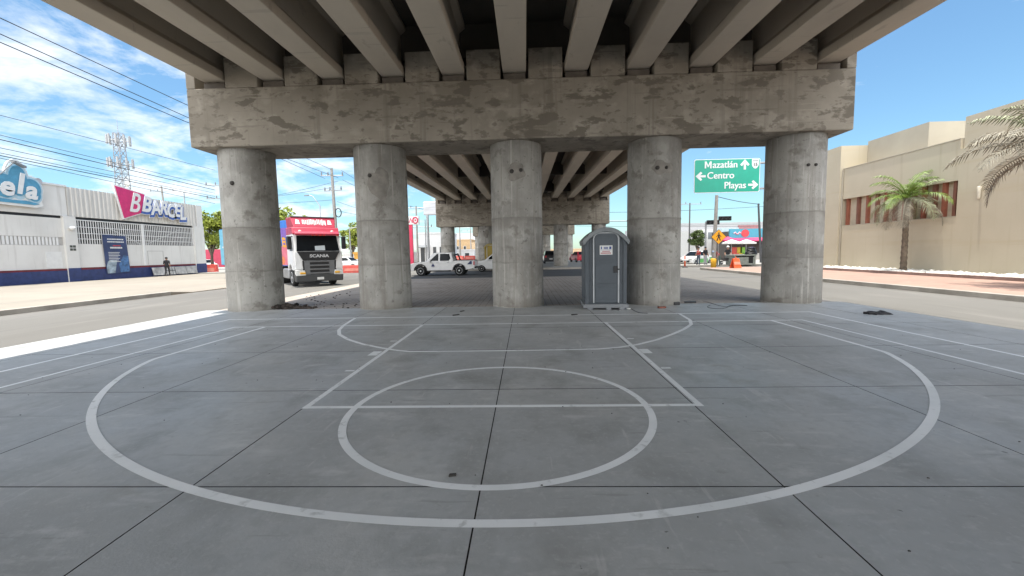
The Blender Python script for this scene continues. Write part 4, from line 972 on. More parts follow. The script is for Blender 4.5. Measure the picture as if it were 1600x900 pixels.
for i, (a, b_) in enumerate(E5):
    A_ = at(a[0],a[1],45); k = (b_[1]-a[1])/(b_[0]-a[0]); s_ = 1 if b_[0] > a[0] else -1
    B_ = at(b_[0]+s_*60, b_[1]+s_*60*k, 60 if s_ > 0 else 50)
    wire(A_, B_, ('right hand upper','right hand top','left hand upper','left hand second','left hand low','right hand low','right hand lowest')[i]+' wire leaving the tall pole behind the truck', .1, .018)
wire(at(1120,307,38.5), at(1187,319,46), 'thick cable between the leaning pale pole and the dark slim pole', .1, .03)
wire(at(940,332,70), at(1200,322,75), 'long thin cable crossing the sky behind the slate toilet', .2, .03); wire(at(900,353,80), at(1250,352,80), 'lower thin cable crossing the sky behind the slate toilet', .2, .03)
wire(at(640,322,70), at(760,345,95), 'cable from the pole by the station sign to the far poles', .3, .03)

# ------------------------------------------------------------------ trees
def leafmat(n, c, c2): return mat(n, c, .6, c2=c2, scale=.9, island=.45, spec=.3, lo=.35, hi=.65)
LEAF_Y = leafmat('leaf_yellow_green', (.30,.34,.05), (.14,.18,.03)); LEAF_D = leafmat('leaf_dark', (.085,.12,.03), (.04,.065,.02)); LEAF_M = leafmat('leaf_mid', (.17,.22,.045), (.08,.12,.03))
bark = mat('bark', (.13,.10,.075), .9, var=.2, scale=6)
def tree(label, base, h, rad, leaf, seed, n=2600, trunk=.35, ls=.16, squash=.8, group=None):
    rr = random.Random(seed); root = thing('tree', label, 'tree', base, 0, group)
    mb = MB(); tz = h*trunk
    mb.tube([(0,0,0),(rr.uniform(-.1,.1),rr.uniform(-.1,.1),tz*.6),(rr.uniform(-.2,.2),rr.uniform(-.2,.2),tz)], [.05*h*.6,.035*h*.6,.03*h*.6], 8)
    cl = []
    cz = (h+tz)/2+.05*h; hz = (h-tz)/2
    for i in range(20):
        while True:
            p = Vector((rr.uniform(-1,1),rr.uniform(-1,1),rr.uniform(-1,1)))
            if .25 < p.length < 1: break
        c = Vector((p.x*rad*.8,p.y*rad*.8,cz+p.z*hz*.8)); cl.append((c, rad*rr.uniform(.25,.45)))
        if i < 8: mb.tube([(0,0,tz*.85), Vector((c.x*.4,c.y*.4,(tz+c.z)/2)), c], [.018*h,.011*h,.004*h], 5)
    mb.build('trunk', bark, root)
    lf = MB()
    for i in range(n):
        c, r = rr.choice(cl)
        d = Vector((rr.gauss(0,1),rr.gauss(0,1),rr.gauss(0,1))).normalized()*r*rr.random()**.45; d.z *= squash
        p = c+d; u = Vector((rr.gauss(0,1),rr.gauss(0,1),rr.gauss(0,.6))).normalized(); v = u.cross(Vector((rr.gauss(0,1),rr.gauss(0,1),rr.gauss(0,1)))).normalized()
        s = ls*rr.uniform(.6,1.4)
        lf.add([p-u*s, p+v*s*.45, p+u*s, p-v*s*.45], [(0,1,2,3)])
    lf.build('crown', leaf, root); return root
tp = at(325,430,57); tree('yellow green tree beyond the end of the white depot', (at(333,425,57).x,57,-.1), 8.2, 3.0, LEAF_Y, 1, 5200, .3, .2)
tree('bushy yellow green tree top showing above the truck trailer', (at(450,420,75).x,75,-.1), 9.8, 4.6, LEAF_Y, 2, 4500, .35, .3)
tree('light green tree right of the truck cab beside the second column', (at(552,415,66).x,66,-.1), 6.6, 2.3, LEAF_Y, 3, 3200, .35, .2)
tree('small dark round street tree above the taxi on the right', (at(1089,415,58).x,58,-.05), 4.0, 1.35, LEAF_D, 4, 2600, .42, .14)
tree('distant dark tree over the wall right of the far pier', (at(1084,412,120).x,120,-.1), 5.5, 3, LEAF_D, 7, 1200, .2, .3)

def palm(label, base, ht, fr, seed, nfr, drygreen, trunk_r=.17, leaflet=(.055,.55), droop=1.0, low=118):
    rr = random.Random(seed); root = thing('palm_tree', label, 'palm tree', base, 0)
    mb = MB(); path = []; rs = []
    k = 26
    for i in range(k+1):
        t = i/k; path.append((.05*math.sin(t*3)*ht*.1, .04*math.sin(t*2)*ht*.1, t*ht)); rs.append(trunk_r*(1.15-.35*t)*(1+(.13 if i % 2 else -.05)))
    mb.tube(path, rs, 12); mb.build('trunk', mat('palm_bark', (.21,.165,.12), .95, var=.3, scale=5, bump=.6), root)
    top = Vector(path[-1])
    for i in range(nfr):
        a = R(137.5*i+rr.uniform(-12,12)); age = i/nfr   # old fronds hang lower
        elev = R(78-low*age+rr.uniform(-8,8)); L_ = fr*rr.uniform(.82,1.08)*(1-.15*abs(.45-age))
        n = 16; pts = []; p = top.copy(); e = elev
        for j in range(n+1):
            pts.append(p.copy()); d = Vector((math.cos(a)*math.cos(e), math.sin(a)*math.cos(e), math.sin(e))); p = p+d*L_/n; e -= R(6.2*droop)*(.5+j/n)
            e = max(e, R(-86))
        mb = MB(); mb.tube(pts, [.032*(1-.85*j/n)+.004 for j in range(n+1)], 5)
        side = Vector((-math.sin(a), math.cos(a), 0))
        for j in range(2*n-2):
            t = (j+2)/(2*n); q = t*n; i0 = min(int(q),n-1); b = pts[i0].lerp(pts[i0+1], q-i0); tn = (pts[i0+1]-pts[i0]).normalized()
            upv = side.cross(tn).normalized()
            if upv.z < 0: upv = -upv
            ll = leaflet[1]*fr/2*(math.sin(math.pi*min(1,t*.93+.1))**.6)*rr.uniform(.85,1.15)
            for s in (-1,1):
                dr = (side*s*.78+tn*.55+upv*rr.uniform(.0,.22)).normalized()
                m_ = b+dr*ll*.5; tip = b+dr*ll*.92-Vector((0,0,1))*ll*rr.uniform(.28,.55); wv = tn*leaflet[0]*.5
                mb.add([b-wv*.6, b+wv*.6, m_+wv, tip, m_-wv], [(0,1,2,4),(4,2,3)])
        f = mb.build('frond', drygreen(age, rr), root)
    return root
fg = mat('frond_green', (.16,.25,.035), .5, var=.2, island=.3); fo = mat('frond_old', (.27,.29,.17), .6, var=.2, island=.3); fd = mat('frond_dry', (.30,.275,.21), .7, var=.2, island=.3); fdd = mat('frond_brown', (.20,.15,.10), .8, var=.2, island=.3)
palm('green palm with drooping older fronds in the stone planter before the red fins', (21.5,24.85,.1), 4.15, 2.45, 5, 21, lambda a, r: fg if a < .6 else (fo if a < .85 else fd), .135, (.04,.5), 1.0, 112)
palm('pale dusty palm whose fronds reach in at the right edge', (18.25,15.5,.05), 4.75, 3.0, 8, 24, lambda a, r: fo if a < .25 else (fd if a < .85 else fdd), .2, (.055,.46), .95, 96)

# ------------------------------------------------------------------ people
def person(label, loc, rz, shirt, trousers, J=None, hat=None, vest=None, hair=True, scale=1.0):
    """one skinned body; joints in metres, facing -y"""
    j = dict(pel=(0,0,.95), ch=(0,0,1.32), nk=(0,-.01,1.48), hd=(0,-.03,1.58), tp=(0,-.02,1.74),
             lsh=(-.19,0,1.40), lel=(-.25,.0,1.13), lwr=(-.24,-.12,.90), lha=(-.24,-.16,.82), rsh=(.19,0,1.40), rel=(.25,0,1.13), rwr=(.24,-.12,.90), rha=(.24,-.16,.82),
             lhi=(-.10,0,.90), lkn=(-.11,-.03,.50), lan=(-.12,.02,.09), lto=(-.13,-.15,.04), rhi=(.10,0,.90), rkn=(.11,-.03,.50), ran=(.12,.02,.09), rto=(.13,-.15,.04))
    if J: j.update(J)
    names = list(j); ix = {n:i for i, n in enumerate(names)}
    ed = [('pel','ch'),('ch','nk'),('nk','hd'),('hd','tp'),('ch','lsh'),('lsh','lel'),('lel','lwr'),('lwr','lha'),('ch','rsh'),('rsh','rel'),('rel','rwr'),('rwr','rha'),('pel','lhi'),('lhi','lkn'),('lkn','lan'),('lan','lto'),('pel','rhi'),('rhi','rkn'),('rkn','ran'),('ran','rto')]
    rad = dict(pel=.15,ch=.165,nk=.06,hd=.095,tp=.085,lsh=.075,lel=.05,lwr=.036,lha=.045,rsh=.075,rel=.05,rwr=.036,rha=.045,lhi=.10,lkn=.068,lan=.05,lto=.045,rhi=.10,rkn=.068,ran=.05,rto=.045)
    me = bpy.data.meshes.new('person'); me.from_pydata([j[n] for n in names], [(ix[a],ix[b]) for a, b in ed], [])
    t = bpy.data.objects.new('tmp', me); col.objects.link(t)
    sk = t.modifiers.new('s','SKIN'); sd_ = t.modifiers.new('u','SUBSURF'); sd_.levels = sd_.render_levels = 1
    if not me.skin_vertices:
        bm = bmesh.new(); bm.from_mesh(me); lay = bm.verts.layers.skin.verify(); bm.to_mesh(me); bm.free()
    for n, v in zip(names, me.skin_vertices[0].data): v.radius = (rad[n], rad[n]*(.82 if n in ('pel','ch') else 1)); v.use_root = n == 'pel'
    dg = bpy.context.evaluated_depsgraph_get(); dg.update()
    m2 = bpy.data.meshes.new_from_object(t.evaluated_get(dg)); bpy.data.objects.remove(t)
    m2.materials.clear()
    for m_ in (skin, shirt, trousers, black): m2.materials.append(m_)
    seg = [(a,b,(0 if b in ('hd','tp','lha','rha','lwr','rwr') else 3 if b in ('lto','rto') else 2 if b in ('lhi','rhi','lkn','rkn','lan','ran') else 1)) for a, b in ed]
    for f in m2.polygons:
        c = f.center; best = (9,0)
        for a, b, k in seg:
            A, B = Vector(j[a]), Vector(j[b]); d = B-A; u = max(0,min(1,(c-A).dot(d)/d.length_squared)); q = (c-(A+d*u)).length-.5*(rad[a]*(1-u)+rad[b]*u)
            if q < best[0]: best = (q,k)
        f.material_index = best[1]; f.use_smooth = True
    o = bpy.data.objects.new('person', m2); col.objects.link(o); o.location = loc; o.rotation_euler = (0,0,rz); o.scale = (scale,)*3
    tag(o, label, 'person')
    hd = Vector(j['hd']); tp = Vector(j['tp']); d = (tp-hd).normalized()
    c = hd+d*.10
    if hat:
        MB().lathe([(.17,0),(.165,.015),(.115,.03),(.11,.10),(.06,.145),(.01,.15)], 16).build('hat', hat, o, c+d*.01, d.to_track_quat('Z','Y').to_euler())
    elif hair:
        MB().lathe([(.095,-.06),(.108,0),(.10,.06),(.06,.105),(.01,.115)], 14).build('hair', black, o, c+Vector((0,.02,.0)), d.to_track_quat('Z','Y').to_euler())
    mb = MB()   # nose and eyes on the face
    mb.lathe([(.018,0),(.012,.03),(.002,.035)], 8, (0,0,0), 'z'); mb.build('nose', skin, o, hd+d*.04+Vector((0,-.085,0)), (R(90),0,0))
    if vest:
        a = Vector(j['pel']); b = Vector(j['nk']); ax = (b-a); 
        MB().lathe([(.19,.05),(.195,.2),(.205,.36),(.15,.46)], 16).build('vest', vest, o, a, ax.to_track_quat('Z','Y').to_euler()).scale = (1,.82,ax.length/.53)
    return o
dark = mat('cloth_black', (.02,.02,.023), .8, var=.2); jean = mat('cloth_jeans', (.10,.13,.19), .8, var=.2); redc = mat('cloth_red', (.50,.06,.06), .8, var=.15); greyc = mat('cloth_grey', (.42,.43,.45), .8, var=.12); tealc = mat('cloth_teal', (.08,.16,.14), .8); hatw = mat('hat_white', (.7,.69,.64), .7); hatb = mat('hat_blue', (.35,.45,.6), .6)
walk = dict(lkn=(-.10,-.16,.52), lan=(-.10,-.14,.09), lto=(-.10,-.32,.05), rkn=(.10,.02,.50), ran=(.11,.24,.14), rto=(.11,.12,.04), lel=(-.27,.12,1.16), lwr=(-.25,.02,.94), lha=(-.25,-.03,.86), rel=(.26,-.08,1.14), rwr=(.2,-.25,1.0), rha=(.18,-.32,.96))
bend = dict(ch=(0,-.30,1.20), nk=(0,-.46,1.26), hd=(0,-.55,1.26), tp=(0,-.68,1.30), lsh=(-.19,-.36,1.22), rsh=(.19,-.36,1.22), lel=(-.22,-.42,.95), rel=(.22,-.42,.95), lwr=(-.18,-.55,.72), rwr=(.18,-.55,.72), lha=(-.16,-.6,.65), rha=(.16,-.6,.65), pel=(0,.05,.93), lhi=(-.1,.03,.88), rhi=(.1,.03,.88))
pg = atX(262,436,-33.5)
person('person in black walking past the low white boards of the depot', (-33.4, atX(262,430,-33.4).y, .0), R(200), dark, dark, walk)
zw = .05
def pp(x, Y): return (at(x,405,Y).x, Y, zw)
person('kerb worker in an orange red vest holding out one arm, leftmost of the group', pp(1091.5,42), R(-60), greyc, jean, dict(rel=(.28,-.2,1.32), rwr=(.26,-.42,1.26), rha=(.26,-.5,1.24)), vest=redc)
person('kerb worker in dark shirt standing left of the leaning pole', pp(1102,42.5), R(20), dark, greyc, dict(lkn=(-.12,-.02,.5)), vest=None)
person('bent kerb worker in red and grey with a pale cap right of the pole', pp(1122.5,38.8), R(-60), redc, tealc, bend, hat=hatb)
person('worker in black shirt and white hat behind the wheelbarrow', pp(1137,43), R(-20), dark, greyc, dict(lel=(-.27,-.05,1.14), lwr=(-.25,-.25,.92), lha=(-.25,-.32,.88), rel=(.27,-.05,1.14), rwr=(.25,-.25,.92), rha=(.25,-.32,.88)), hat=hatw)
# ------------------------------------------------------------------ site clutter on the right
wb_ = thing('wheelbarrow', 'dark steel wheelbarrow in front of the man in the white hat', 'wheelbarrow', pp(1137,42), R(-80))
MB().hexa([(-.25,-.35,.35),(.25,-.35,.35),(.25,.3,.35),(-.25,.3,.35)], [(-.36,-.6,.68),(.36,-.6,.68),(.36,.5,.64),(-.36,.5,.64)]).build('tray', mat('barrow_dark', (.06,.06,.065), .6), wb_, bevel=.02)
wheel(wb_, 0, -.68, .2, .2, .09, 1, name='wheel')
for s in (-1,1): MB().tube([(s*.05,-.68,.2),(s*.22,-.3,.33),(s*.28,.4,.42),(s*.3,1.0,.62)], .022, 6).build('handle', steel, wb_); MB().tube([(s*.24,.25,.36),(s*.26,.3,.0)], .02, 6).build('leg', steel, wb_)
ob = thing('barricade', 'orange plastic A shaped barricade at the kerb edge', 'barricade', (at(1152,423,33.9).x,34.2,.045), R(12)); ob.scale = (.78,.78,.82)
for s in (-1,1): MB().hexa([(-.42,s*.36-.03,0),(.42,s*.36-.03,0),(.42,s*.36+.03,0),(-.42,s*.36+.03,0)], [(-.34,s*.05-.03,.95),(.34,s*.05-.03,.95),(.34,s*.05+.03,.95),(-.34,s*.05+.03,.95)]).build('panel', orange, ob, bevel=.02)
MB().hexa([(-.36,-.30,.35),(.36,-.30,.35),(.36,-.26,.35),(-.36,-.26,.35)],[(-.33,-.23,.62),(.33,-.23,.62),(.33,-.2,.62),(-.33,-.2,.62)]).build('pale_band', mat('band_pale', (.75,.35,.25), .5), ob)
MB().lathe([(.05,0),(.05,.12),(.02,.14)], 10, (0,0,.95)).build('handle', orange, ob)
ch = thing('channelizer_post', 'slim orange road post left of the workers, on the asphalt', 'road post', (at(1069.5,412,41).x,40.9,ZR+.004))
MB().lathe([(.26,0),(.26,.06),(.12,.10)], 12).build('base', black, ch); MB().lathe([(.09,.1),(.075,.5),(.07,1.05),(.03,1.1)], 12).build('tube', orange, ch); MB().lathe([(.085,.62),(.082,.76)], 12).build('band', whitem, ch)
tw = thing('concrete_box', 'low grey green concrete box with an open side by the rightmost column', 'concrete box', (at(1169,410,40).x,40.6,.05))
MB().box(-1.0,1.0,0,1.6,0,.14).box(-1.0,-.86,0,1.6,.141,.85).box(.86,1.0,0,1.6,.141,.85).box(-.858,.858,1.45,1.6,.141,.85).box(-.858,.858,0,.14,.141,.72).box(-1.05,1.05,-.05,1.65,.853,.95).build('walls', mat('box_grey_green', (.33,.35,.31), .85, var=.2), tw)
MB().box(.35,.75,-.012,-.002,.15,.78).build('opening', black, tw)
hp = thing('hose_coil', 'dark coil of hoses lying on top of the concrete box', 'hose', (at(1176,398,41).x,41.3,1.0))
rr = random.Random(4)
for k in range(5): MB().tube([((.5-.05*k)*math.cos(a*.42)+rr.uniform(-.04,.04), (.4-.04*k)*math.sin(a*.42), .07+.13*k+rr.uniform(-.04,.04)) for a in range(16)], .07, 7).build('loop', black, hp)
# restaurant terrace
rb = thing('restaurant_building', 'low restaurant with teal fascia and crimson awning across the junction', 'building', (at(1140,400,62).x,62,0))
f0 = at(1140,358,62); f1 = at(1192,371,62); wdt = 9.5
zt, zb_ = f0.z, f1.z
MB().box(0,wdt,0,6,-.1,zt-.3).build('wall', mat('restaurant_dark', (.10,.09,.08), .8), rb)
MB().box(-.2,wdt+.2,-.3,-.002,zb_,zt).build('fascia', mat('fascia_teal', (.05,.32,.42), .5, var=.06), rb)
MB().lathe([(.01,-.36),(.55,-.36),(.55,-.302)], 20, (1.95,0,(zt+zb_)/2), 'y', smooth=False).build('emblem', redp, rb)
MB().tube([(.35+.2*i,-.33,(zb_+zt)/2+.18*math.sin(i*1.9)) for i in range(6)], .09, 6).build('lettering', mat('teal_script', (.55,.35,.4), .5), rb)
aw1 = at(1140,378,62).z
MB().hexa([(-1.5,-2.2,aw1),(wdt,-2.2,aw1),(wdt,-.3,aw1+.25),(-1.5,-.3,aw1+.25)],[(-1.5,-2.2,aw1+.12),(wdt,-2.2,aw1+.12),(wdt,-.3,zb_-.01),(-1.5,-.3,zb_-.01)]).build('awning', mat('awning_crimson', (.62,.04,.13), .6), rb)
MB().box(-1.4,wdt,-2.6,-2.4,-.1,.9).build('terrace_wall', mat('terrace_grey', (.45,.43,.40), .8), rb)
wbd = thing('shop_block', 'white two storey shop block left of the teal restaurant', 'building', (at(1090,400,70).x,70,0))
zt2 = at(1110,358,70).z
MB().box(0,6.2,0,8,-.1,zt2).build('wall', whitem, wbd); MB().box(2.6,6.4,-.2,-.002,zt2-1.2,zt2+.15).build('sign_panel', mat('panel_paleblue', (.5,.62,.66), .5), wbd)
MB().lathe([(.01,-.28),(.5,-.28),(.5,-.202)], 18, (5.6,0,zt2-.55), 'y').build('emblem', redp, wbd)
for x in (.5,1.6): MB().box(x,x+.8,-.03,-.004,zt2-1.6,zt2-.5).build('window', mat('window_grey', (.22,.24,.26), .3), wbd)
for x in (3,4.2,5.2): MB().box(x,x+.8,-.03,-.004,.2,1.9).build('shopfront_window', mat('window_grey', (.22,.24,.26), .3), wbd)
def umbrella(label, x, y, Y, wdt, m):
    p = at(x,y,Y); root = thing('patio_umbrella', label, 'umbrella', (p.x,Y,0), 0, None)
    MB().tube([(0,0,.0),(0,0,p.z+.25)], .04, 6).build('pole', steel, root)
    n = 8; vs = [(0,0,p.z+.35)]+[(wdt*math.cos(2*math.pi*k/n), wdt*math.sin(2*math.pi*k/n), p.z-.12) for k in range(n)]+[(wdt*.97*math.cos(2*math.pi*k/n), wdt*.97*math.sin(2*math.pi*k/n), p.z-.26) for k in range(n)]+[(0,0,p.z+.28)]
    MB().add(vs, [(0,1+k,1+(k+1)%n) for k in range(n)]+[(1+k,n+1+k,n+1+(k+1)%n,1+(k+1)%n) for k in range(n)]+[(2*n+1,n+1+(k+1)%n,n+1+k) for k in range(n)]).build('canopy', m, root)
umbrella('white patio umbrella, left of the two at the restaurant', 1143,378,57,1.25,whitem)
umbrella('white patio umbrella, right of the two at the restaurant', 1166,378,57,1.25,whitem)
umbrella('crimson patio umbrella in front of the awning', 1137,373.5,58,1.1,mat('awning_crimson', (.62,.04,.13), .6))
for (x, c, lab) in ((1149,(.65,.08,.06),'red plastic terrace chair'),(1157,(.62,.45,.03),'yellow plastic terrace chair'),(1162,(.22,.5,.04),'lime green plastic terrace chair'),(1175,(.20,.16,.38),'purple plastic terrace chair')):
    p = at(x,388,57.5); t = thing('terrace_chair', lab+' at the restaurant', 'chair', (p.x,57.5,.05)); m_ = mat('chair_'+lab.split()[0], c, .5)
    MB().box(-.3,.3,-.3,.3,.8,.9).build('seat', m_, t); MB().box(-.3,.3,.24,.32,.9,1.7).build('backrest', m_, t)
    for sx in (-.26,.2):
        for sy_ in (-.26,.2): MB().box(sx,sx+.06,sy_,sy_+.06,0,.8).build('leg', m_, t)
gw = at(1050,349,120); g2 = at(1192,349,120)
MB_ = MB().box(0,g2.x-gw.x+22,0,30,-.1,gw.z-.6).build('wall', mat('warehouse_grey', (.42,.43,.45), .6, var=.06), tag(thing('warehouse', 'big plain grey warehouse closing the view behind the restaurant', 'building', (gw.x-6,120,0))))
MB().box(0,g2.x-gw.x+22,-.2,-.01,gw.z-.58,gw.z-.05).build('parapet', mat('warehouse_grey2', (.36,.37,.39), .6, var=.06), MB_.parent); MB().box(24,30,-.16,-.02,gw.z-2.2,gw.z-.9).build('wall_sign', mat('sign_dullred', (.35,.16,.17), .6), MB_.parent)

# ------------------------------------------------------------------ things in the distance on the left and middle
def barrier(label, x0, x1, y0, y1, Y, m=redbar, group='red plastic road barriers'):
    a = at(x0,y1,Y); b = at(x1,y1,Y); h = at(x0,y0,Y).z-a.z; w_ = b.x-a.x
    root = thing('road_barrier', label, 'barrier', (a.x,Y,max(a.z,-.12)), 0, group)
    n = max(1, round(w_/1.9)); s = w_/n
    for i in range(n):
        q = MB().hexa([(i*s+.02,-.25,0),((i+1)*s-.02,-.25,0),((i+1)*s-.02,.25,0),(i*s+.02,.25,0)],[(i*s+.06,-.12,h),((i+1)*s-.06,-.12,h),((i+1)*s-.06,.12,h),(i*s+.06,.12,h)]).build('block', m, root, bevel=.04)
        MB().hexa([(i*s+.25,-.236,h*.25),((i+1)*s-.25,-.236,h*.25),((i+1)*s-.25,-.20,h*.25),(i*s+.25,-.20,h*.25)],[(i*s+.25,-.19,h*.6),((i+1)*s-.25,-.19,h*.6),((i+1)*s-.25,-.15,h*.6),(i*s+.25,-.15,h*.6)]).build('recess', mat('barrier_faded', (.70,.25,.19), .6), q)
barrier('red plastic barrier right of the truck, left of the second column', 536,566,416,428,41.8)
barrier('red plastic barriers beyond the far corner of the depot', 313,341,417,431,47)
barrier('line of red barriers behind the pickup bed', 708,743,400,406,60)
rw = at(316,390,72); r2 = at(341,407,72)
MB().box(0,r2.x-rw.x+2,0,.3,-.1,rw.z).build('hoarding_panel', mat('hoarding_red', (.48,.04,.09), .6), tag(thing('hoarding', 'plain crimson hoarding under the tree beyond the depot', 'fence', (rw.x-1,72,0))))
# station totem sign
sp_ = at(646,345,64); 
st = thing('station_sign', 'red and white totem sign with ring emblem, left of the second pier', 'sign', (at(643,400,64).x,64,0))
MB().box(-.32,.32,-.2,.2,-.1,at(643,350,64).z).build('post', mat('sign_red', (.62,.03,.09), .5), st)
z0, z1 = at(643,351,64).z, at(643,338,64).z
bd = MB().box(-.9,1.35,-.3,.25,z0,z1).build('board', whitem, st, bevel=.03)
zc = (z0+z1)/2; sr_ = mat('sign_red', (.62,.03,.09), .5)
MB().tube([(.85+.36*math.cos(a*math.pi/10),-.33,zc+.44*math.sin(a*math.pi/10)) for a in range(21)], .10, 6).build('ring_emblem', sr_, bd)
MB().lathe([(.01,-.36),(.12,-.36),(.12,-.31)], 10, (.85,0,zc), 'y').build('ring_dot', sr_, bd)
MB().tube([(-.1,-.33,zc-.35),(.15,-.33,zc+.3),(.38,-.33,zc-.35)], .07, 5).build('letter_stroke', sr_, bd)
bb = thing('billboard', 'rounded white billboard on a grey post at the end of the second pier cap', 'billboard', (at(670,400,68).x,68,0))
a_, b_ = at(661,315,68), at(685,336,68)
MB().box(a_.x-bb.location.x, b_.x-bb.location.x, -.2,.2,b_.z,a_.z).build('panel', mat('billboard_white', (.62,.63,.65), .6, var=.2, scale=.8, stretch=(.3,1,3)), bb, bevel=.2)
MB().tube([(.0,0,-.1),(0,0,b_.z+.3)], .2, 10).build('post', steel, bb)
def house(label, x0, x1, ytop, Y, m, wins=(), roofm=None, name='house', awning=None, depth=8):
    a = at(x0,ytop,Y); b = at(x1,ytop,Y); root = thing(name, label, 'building', (a.x,Y,-.1)); w_ = b.x-a.x; h = a.z+.1
    MB().box(0,w_,0,depth,0,h).build('wall', m, root)
    MB().box(-.12,w_+.12,-.12,depth,h+.002,h+.3).build('roof', roofm or m, root)
    for (u, v, uw, vh) in wins: 
        f = MB().box(u*w_-.08,(u+uw)*w_+.08,-.05,-.004,v*h-.08,(v+vh)*h+.08).build('window', whitem, root); MB().box(u*w_,(u+uw)*w_,-.07,-.053,v*h,(v+vh)*h).build('pane', mat('window_dark', (.05,.055,.06), .2), f)
    if awning: MB().hexa([(awning[0]*w_,-1.6,awning[2]*h),(awning[1]*w_,-1.6,awning[2]*h),(awning[1]*w_,-.01,awning[2]*h+.3),(awning[0]*w_,-.01,awning[2]*h+.3)],[(awning[0]*w_,-1.6,awning[2]*h+.15),(awning[1]*w_,-1.6,awning[2]*h+.15),(awning[1]*w_,-.01,awning[2]*h+.5),(awning[0]*w_,-.01,awning[2]*h+.5)]).build('awning', greyp, root)
    return root
pw = mat('far_white_wall', (.66,.66,.66), .8, var=.06); tan = mat('far_tan_wall', (.58,.40,.22), .8, var=.15); ow = mat('far_ochre_wall', (.62,.45,.28), .8, var=.15)
house('white building with a dark doorway under an awning, left of the second pier', 654,703,366,82, pw, ((.05,.02,.13,.5),(.45,.2,.1,.35),(.66,.2,.1,.35)), awning=(.0,.32,.52), name='commercial_building')
house('tan flat roofed house between the second pier columns', 709,737,376,112, tan, ((.15,.45,.12,.25),(.55,.45,.12,.25)))
house('ochre house with white trim beside the tan one, near the yellow toilet', 737.5,768,381,105, ow, ((.2,.4,.14,.3),(.6,.4,.14,.3)))
house('low white house with dark doors in front of the tan house', 709,741,392,96, pw, ((.08,.02,.14,.75),(.55,.02,.2,.75)))
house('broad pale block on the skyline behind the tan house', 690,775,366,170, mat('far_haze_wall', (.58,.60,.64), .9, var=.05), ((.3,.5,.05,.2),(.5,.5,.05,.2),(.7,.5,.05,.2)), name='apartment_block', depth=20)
house('white low building behind the truck cab and second column', 536,640,398,84, pw, ((.1,.15,.1,.5),(.7,.15,.08,.5)), name='commercial_building')
house('small orange fronted shop behind the truck, by the second column', 553,568,397,64, mat('far_orange_wall', (.66,.34,.06), .8), ((.2,.05,.5,.5),), name='kiosk', depth=4)
house('pale wall of low buildings right of the far pier, over the red car', 845,925,391,130, ow, ((.2,.3,.06,.4),(.5,.3,.06,.4)), name='row_building', depth=10)
house('cream boundary wall behind the taxi', 1060,1096,398,88, pw, ((.3,.1,.1,.5),), name='boundary_building', depth=3)
house('salmon house behind the taxi and the thin pole', 1063,1085,388,100, mat('far_salmon_wall', (.55,.36,.28), .8, var=.15), ((.2,.3,.15,.3),(.6,.3,.15,.3)))
house('long low white building across the far end of the left road', 340,440,392,140, pw, ((.2,.2,.05,.4),(.6,.2,.05,.4)), name='commercial_building')

# ------------------------------------------------------------------ odds and ends on the court
rr = random.Random(9)
jk = thing('black_cloth', 'crumpled black jacket left on the court near the right sideline', 'clothing', gnd(1376,491)); jk.scale = (.62,.7,.8)
bm = bmesh.new(); bmesh.ops.create_grid(bm, x_segments=26, y_segments=16, size=1)
for v in bm.verts:
    x, y = v.co.x*.34, v.co.y*.15
    edge = max(abs(v.co.x), abs(v.co.y)); nz = noise.noise(Vector((x*7, y*9, 3)))*.5+.5
    v.co = Vector((x*(1+.25*noise.noise(Vector((y*12,1,2)))), y*(1+.4*noise.noise(Vector((x*8,5,2)))), .012+(1-edge**3)*(.03+.10*nz)))
me = bpy.data.meshes.new('fabric'); bm.to_mesh(me); bm.free()
fo_ = bpy.data.objects.new('fabric', me); col.objects.link(fo_); fo_.parent = jk; me.materials.append(dark); sm = fo_.modifiers.new('thick','SOLIDIFY'); sm.thickness = .012
MB().tube([(-.28,.02,.05),(-.40,.06,.06),(-.50,.03,.045),(-.58,.08,.04)], [.05,.045,.04,.035], 8).build('sleeve', dark, jk)
MB().tube([(-.2,-.08,.05),(-.36,-.06,.05),(-.50,-.05,.04)], [.045,.04,.035], 8).build('sleeve', dark, jk)
dp = MB()
c = gnd(466,478)
for i in range(120):
    bm = bmesh.new(); bmesh.ops.create_icosphere(bm, subdivisions=1, radius=1); s = rr.uniform(.03,.10)
    x = c.x+rr.gauss(.0,.32); y = 13.05+rr.gauss(0,.16); zz_ = -.02+max(0,.14-.25*abs(x-c.x+.15))*rr.random()
    dp.add([(x+v.co.x*s*rr.uniform(.8,1.5),y+v.co.y*s,zz_+v.co.z*s*.7) for v in bm.verts], [[q.index for q in f.verts] for f in bm.faces]); bm.free()
tag(dp.build('rubble_pile', mat('rubble_dark', (.07,.055,.045), .95, var=.3, island=.5)), 'small dark pile of broken rubble beside the foot of the leftmost near column', 'rubble', kind='stuff')
dp = MB()
for i in range(70):
    bm = bmesh.new(); bmesh.ops.create_icosphere(bm, subdivisions=1, radius=1); s = rr.uniform(.012,.035)
    p = gnd(rr.uniform(470,600), rr.uniform(456,482), -.02); 
    if p.y < 12.8: p.y = 12.9
    dp.add([(p.x+v.co.x*s*1.4,p.y+v.co.y*s,-.02+v.co.z*s*.6) for v in bm.verts], [[q.index for q in f.verts] for f in bm.faces]); bm.free()
tag(dp.build('loose_gravel', mat('rubble_dark', (.07,.055,.045), .95)), 'loose gravel specks scattered over the pavers near the second column', 'gravel', kind='stuff')
MB_ = tag(MB().box(-.11,.11,-.05,.05,0,.05).build('brick', mat('brick_red', (.26,.10,.07), .9, var=.2), None, gnd(1034,481.5), (0,0,.2), bevel=.008), 'single reddish brick lying at the foot of the fourth column', 'brick')
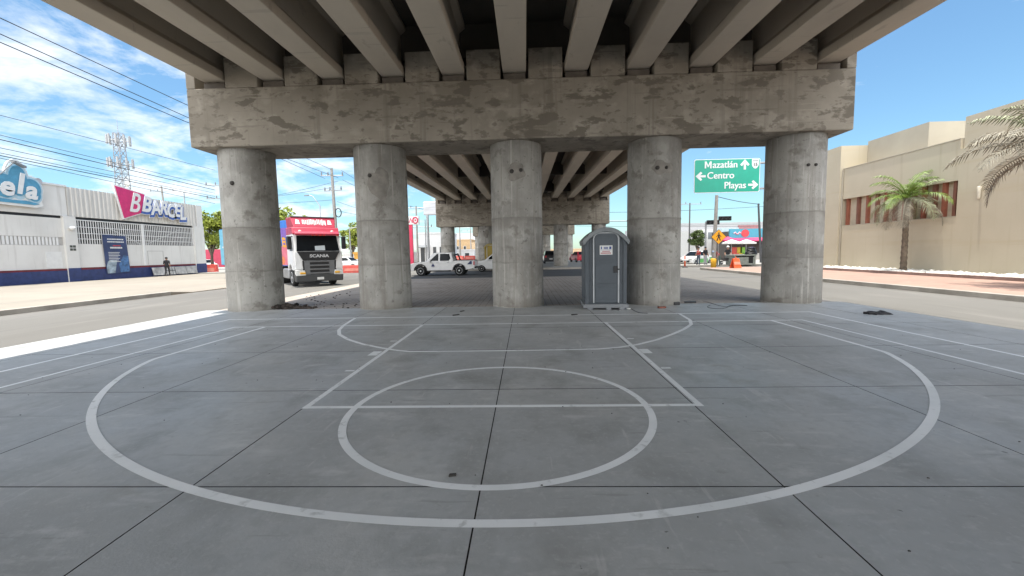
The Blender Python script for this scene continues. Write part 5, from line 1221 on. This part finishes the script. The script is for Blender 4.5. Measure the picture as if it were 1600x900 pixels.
tag(MB().prism([(-.09,-.05),(.1,-.06),(.12,.05),(-.02,.09),(-.1,.03)],0,.09,'z').build('dark_block', black, None, gnd(1056,476.5), (0,0,.3), bevel=.012), 'small black block against the right side of the fourth column', 'block')
tag(MB().prism([(-.17,-.05),(.17,-.05),(.19,.04),(-.16,.06)],0,.05,'z').build('flat_scrap', black, None, gnd(1078,473.2), (0,0,0), bevel=.01), 'flat black scrap at the far slab edge between the two right columns', 'scrap')
def cable(label, pts, r=.006):
    P_ = [gnd(x,y,.012) for x, y in pts]
    # smooth
    for _ in range(2):
        q = [P_[0]]
        for a, b in zip(P_, P_[1:]): q += [a.lerp(b,.25), a.lerp(b,.75)]
        P_ = q+[P_[-1]]
    o = MB().tube([p-P_[0] for p in P_], r, 6).build('cable', wirem, None, P_[0]); return tag(o, label, 'cable')
cable('thin black cable looping over the slab between the two right columns', [(1098,470.5),(1112,474),(1125,478),(1136,479.5),(1148,477),(1175,477.5),(1140,476),(1136,481.5),(1118,482.5),(1103,480),(1110,476.5)])
cable('short dark cord trailing beside the portable toilet', [(985,482),(992,486),(1000,489),(1012,489.5)])
tag(MB().prism([(-.06,-.03),(.05,-.04),(.07,.03),(-.03,.04)],0,.03,'z').build('paper_scrap', whitem, None, gnd(982,483), bevel=.004), 'tiny white paper scrap beside the portable toilet', 'litter')
for (x, y, s, lab) in ((712,492.5,.11,'dark flake on the far court line left of the middle column'),(722,486.5,.08,'dark flake beyond the far court line left of the middle column'),(897,492,.10,'dark flake on the far court line left of the toilet'),(707,744,.03,'brown leaf inside the circle near its front rim')):
    tag(MB().prism([(-s,-s*.4),(s*.8,-s*.5),(s,s*.3),(-s*.6,s*.5)],0,.012,'z').build('litter', mat('litter_dark', (.05,.045,.04), .9), None, gnd(x,y)+Vector((0,0,.004)), (0,0,rr.random())), lab, 'litter')
mb = MB()
for i in range(90):
    x = rr.uniform(-7.5,7); y = rr.uniform(1.6,10.5); s = rr.uniform(.003,.009)
    mb.prism([(x-s,y-s*.5),(x+s,y-s*.6),(x+s*.7,y+s*.6),(x-s*.5,y+s*.5)],.004,.009,'z')
tag(mb.build('court_grit', mat('litter_dark', (.05,.045,.04), .9)), 'scattered specks of grit and bits on the court slab', 'grit', kind='stuff')
